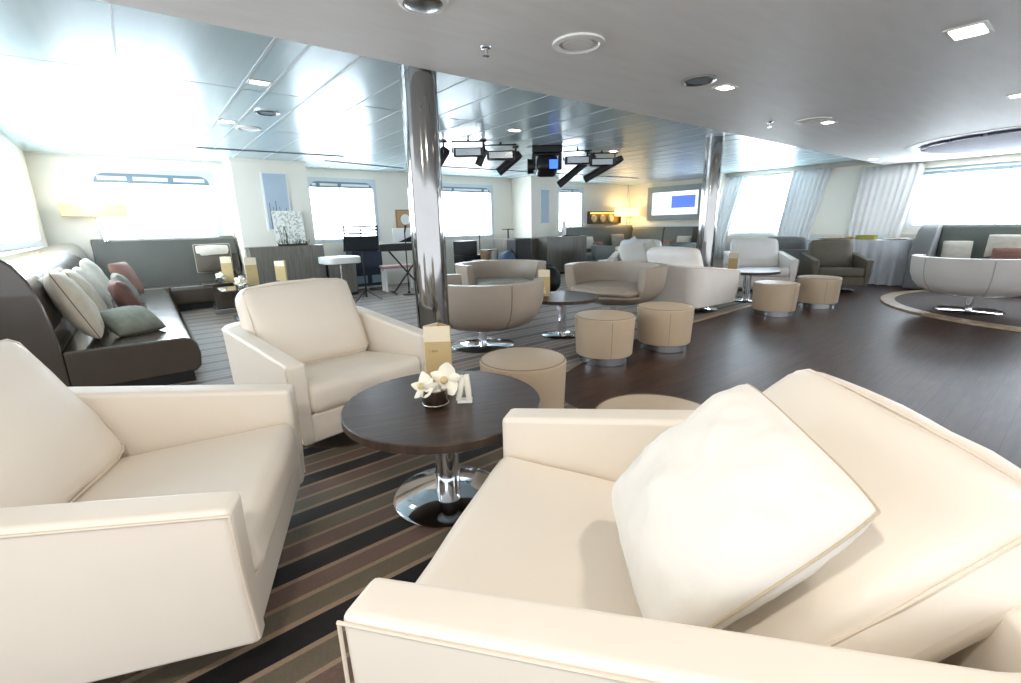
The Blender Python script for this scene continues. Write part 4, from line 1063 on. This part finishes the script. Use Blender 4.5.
def sprinkler(label, x, y, z):
    t = thing('sprinkler', label, 'sprinkler', (x, y, z+.004))
    b = MB(); lathe(b, [(0, 0), (.035, 0), (.03, -.012), (.012, -.016), (.01, -.05), (0, -.05)], 20); b.build('body', M['steel'], t)
    b = MB(); lathe(b, [(0, -.05), (.022, -.052), (.022, -.056), (0, -.058)], 16); b.build('deflector', M['chrome'], t)
    return t
sprinkler('small chrome sprinkler in the low ceiling left of the round vent', 1.85, 2.53, SZ)
sprinkler('small sprinkler in the low ceiling near the far steel pillar', 5.73, 2.52, SZ)
sprinkler('tiny sprinkler in the panel ceiling above the first window', .25, 9.42, CZ)
# oval recess with dark glazing strip
t = thing('ceiling_recess', 'round recessed ceiling ring with a dark segmented strip at the right edge', 'ceiling recess', (10.2, .75, SZ))
b = MB(); lathe(b, [(1.5, .0), (1.5, -.01), (1.36, -.014), (1.34, .0)], 72); b.build('rim', M['trim_white'], t)
for k in range(18):
    b = MB()
    a0, a1 = k*20+1.5, k*20+18.5
    for i in range(6):
        a, c_ = R(a0+(a1-a0)*i/6), R(a0+(a1-a0)*(i+1)/6)
        b.add([(1.3*math.cos(a), 1.3*math.sin(a), -.01), (1.3*math.cos(c_), 1.3*math.sin(c_), -.01), (1.3*math.cos(c_), 1.3*math.sin(c_), -.045), (1.3*math.cos(a), 1.3*math.sin(a), -.045),
               (1.26*math.cos(a), 1.26*math.sin(a), -.01), (1.26*math.cos(c_), 1.26*math.sin(c_), -.01), (1.26*math.cos(c_), 1.26*math.sin(c_), -.045), (1.26*math.cos(a), 1.26*math.sin(a), -.045)],
              [(0, 1, 2, 3), (4, 5, 6, 7), (0, 1, 5, 4), (3, 2, 6, 7)])
    b.build('dark_strip', M['led_violet'], t)
b = MB(); lathe(b, [(1.25, -.002), (1.25, -.05), (0, -.05)], 64); b.build('inner_panel', mat('recess_panel', srgb(150, 152, 166), .8), t)

# stage spotlights
def spot_can(label, x, y, L_, r, az, el):
    t = thing('stage_spotlight', label, 'spotlight', (x, y, CZ), R(az)); t.scale = (1.25,)*3
    b = MB(); tube(b, [(0, 0, 0), (0, 0, -.1)], .012, 8); lathe(b, [(0, -.001), (.04, -.001), (.04, -.02), (0, -.02)], 16); b.build('bracket', M['black_metal'], t)
    mx = Matrix.Translation((0, 0, -.13)) @ Matrix.Rotation(R(90+el), 4, 'Y')
    b = MB(); lathe(b, [(0, -.2*L_), (r*.8, -.2*L_), (r, -.1*L_), (r, .8*L_), (r*.85, .8*L_), (r*.8, .74*L_), (0, .74*L_)], 20, mx=mx); b.build('barrel', M['black_plastic'], t)
    b = MB(); tube(b, [(0, -r-.012, -.09), (0, -r-.012, -.13), (0, -r-.005, -.15)], .008, 6); tube(b, [(0, r+.012, -.09), (0, r+.012, -.13), (0, r+.005, -.15)], .008, 6); tube(b, [(0, -r-.012, -.09), (0, r+.012, -.09)], .008, 6); b.build('yoke', M['black_metal'], t)
    return t
def flood(label, x, y, az):
    t = thing('stage_floodlight', label, 'floodlight', (x, y, CZ), R(az)); t.scale = (1.25,)*3
    b = MB(); box(b, -.17, .17, -.06, .06, -.2, -.1); b.build('housing', M['black_plastic'], t, bevel=.012)
    b = MB(); box(b, -.14, .14, -.066, -.06, -.185, -.115); b.build('lens', M['steel'], t)
    b = MB(); tube(b, [(-.185, 0, -.15), (-.185, 0, -.03), (.185, 0, -.03), (.185, 0, -.15)], .01, 6); tube(b, [(0, 0, -.03), (0, 0, 0)], .014, 6); b.build('bracket', M['black_metal'], t)
    return t
spot_can('black stage spotlight just right of the near pillar, first of the row', 3.72, 6.2, .3, .06, 150, 55)
flood('black boxy floodlight first along the stage light row', 3.92, 5.85, -38)
spot_can('small black spotlight hanging between the two first floodlights', 4.18, 5.85, .2, .045, 140, 65)
flood('black boxy floodlight second along the stage light row', 4.5, 5.85, -38)
spot_can('short black can spotlight left of the big moving head', 4.93, 6.02, .36, .055, 142, 38)
t = thing('moving_head_light', 'large black moving-head light with a blue panel in the stage light row', 'stage light', (5.35, 5.75, CZ), R(-38)); t.scale = (1.2, 1.2, 1.2)
b = MB(); box(b, -.2, .2, -.1, .1, -.09, -.0); b.build('base', M['black_plastic'], t, bevel=.015)
b = MB(); prism(b, [(-.2, -.3), (-.15, -.3), (-.15, -.12), (.15, -.12), (.15, -.3), (.2, -.3), (.2, -.085), (-.2, -.085)], 'y', -.05, .05); b.build('yoke', M['black_plastic'], t, bevel=.015)
b = MB(); rbox(b, (.28, .34, .2), .06, Matrix.Translation((0, 0, -.25)) @ Matrix.Rotation(R(-15), 4, 'X')); lathe(b, [(0, .12), (.09, .12), (.1, .2), (0, .2)], 20, mx=Matrix.Translation((-.06, 0, -.25)) @ Matrix.Rotation(R(-90), 4, 'Y')); b.build('head', M['black_plastic'], t)
b = MB(); box(b, .02, .13, -.19, -.17, -.3, -.19); b.build('blue_panel', M['lens_blue'], t)
flood('black boxy floodlight right of the moving head', 5.95, 5.65, -38)
spot_can('long black can spotlight pointing down left, left of the last pair', 6.3, 5.75, .62, .05, 142, 38)
flood('black boxy floodlight between the two long can spotlights', 6.5, 5.6, -38)
spot_can('long black can spotlight at the right end of the stage light row', 6.85, 5.6, .6, .05, 142, 28)

# groups for repeated things
GROUPS = {'armchair': 'armchairs of the lounge', 'tub_chair': 'tub chairs of the lounge', 'round_stool': 'beige round stools', 'round_table': 'dark round tables',
          'menu_card': 'menu cards on the tables', 'downlight': 'lit ceiling downlights', 'ceiling_vent': 'round ceiling vents', 'sprinkler': 'ceiling sprinklers',
          'steel_pillar': 'polished steel pillars', 'stage_spotlight': 'stage can spotlights', 'stage_floodlight': 'stage floodlights', 'low_table': 'low tables by the left sofa',
          'curtain': 'white curtains', 'console_cabinet': 'grey wood consoles', 'microphone_stand': 'microphone stands', 'throw_pillow': 'pillows on the sofas'}
for o in [x for x in bpy.data.objects if x.parent is None and 'label' in x and 'group' not in x]:
    g_ = GROUPS.get(o.name.split('.')[0])
    if g_: o['group'] = g_

# ------------------------------------------------------------------ light
w = bpy.data.worlds.new('sky'); SC.world = w; w.use_nodes = True
w.node_tree.nodes['Background'].inputs['Color'].default_value = (.92, .96, 1, 1)
w.node_tree.nodes['Background'].inputs['Strength'].default_value = 1.5
def spot(name, loc, target, energy, col, size=1.6, rad=.08, blend=.6):
    l = bpy.data.lights.new(name, 'SPOT'); l.energy = energy; l.color = col; l.spot_size = size; l.spot_blend = blend; l.shadow_soft_size = rad
    o = bpy.data.objects.new(name, l); COL.objects.link(o); o.location = loc
    o.rotation_euler = (Vector(target)-Vector(loc)).to_track_quat('-Z', 'Y').to_euler()
spot('ceiling_spot', (-.5, .1, SZ-.05), (.8, 1.2, .3), 42, (1, .91, .80), 2.4, .06)
spot('ceiling_spot', (1.6, .1, SZ-.05), (1.2, 1.6, .0), 26, (1, .91, .80), 2.4, .07)
spot('ceiling_spot', (4.03, .70, SZ-.05), (4.0, .9, 0), 22, (1, .88, .72), 2.2)
spot('ceiling_spot', (3.95, 2.12, SZ-.05), (3.95, 2.4, 0), 18, (1, .88, .72), 2.2)
spot('ceiling_spot', (6.32, 2.15, SZ-.05), (6.3, 2.4, 0), 18, (1, .88, .72), 2.2)
spot('ceiling_spot', (1.018, 4.61, CZ-.05), (1.0, 4.5, 0), 10, (1, .88, .72), 2.2)

SC.view_settings.view_transform = 'Standard'; SC.view_settings.look = 'None'
SC.view_settings.gamma = 1; SC.view_settings.use_curve_mapping = False
SC.view_settings.exposure = .78
SC.cycles.use_denoising = True
SC.cycles.max_bounces = 8
SC.cycles.caustics_reflective = False; SC.cycles.caustics_refractive = False
SC.cycles.sample_clamp_indirect = 6
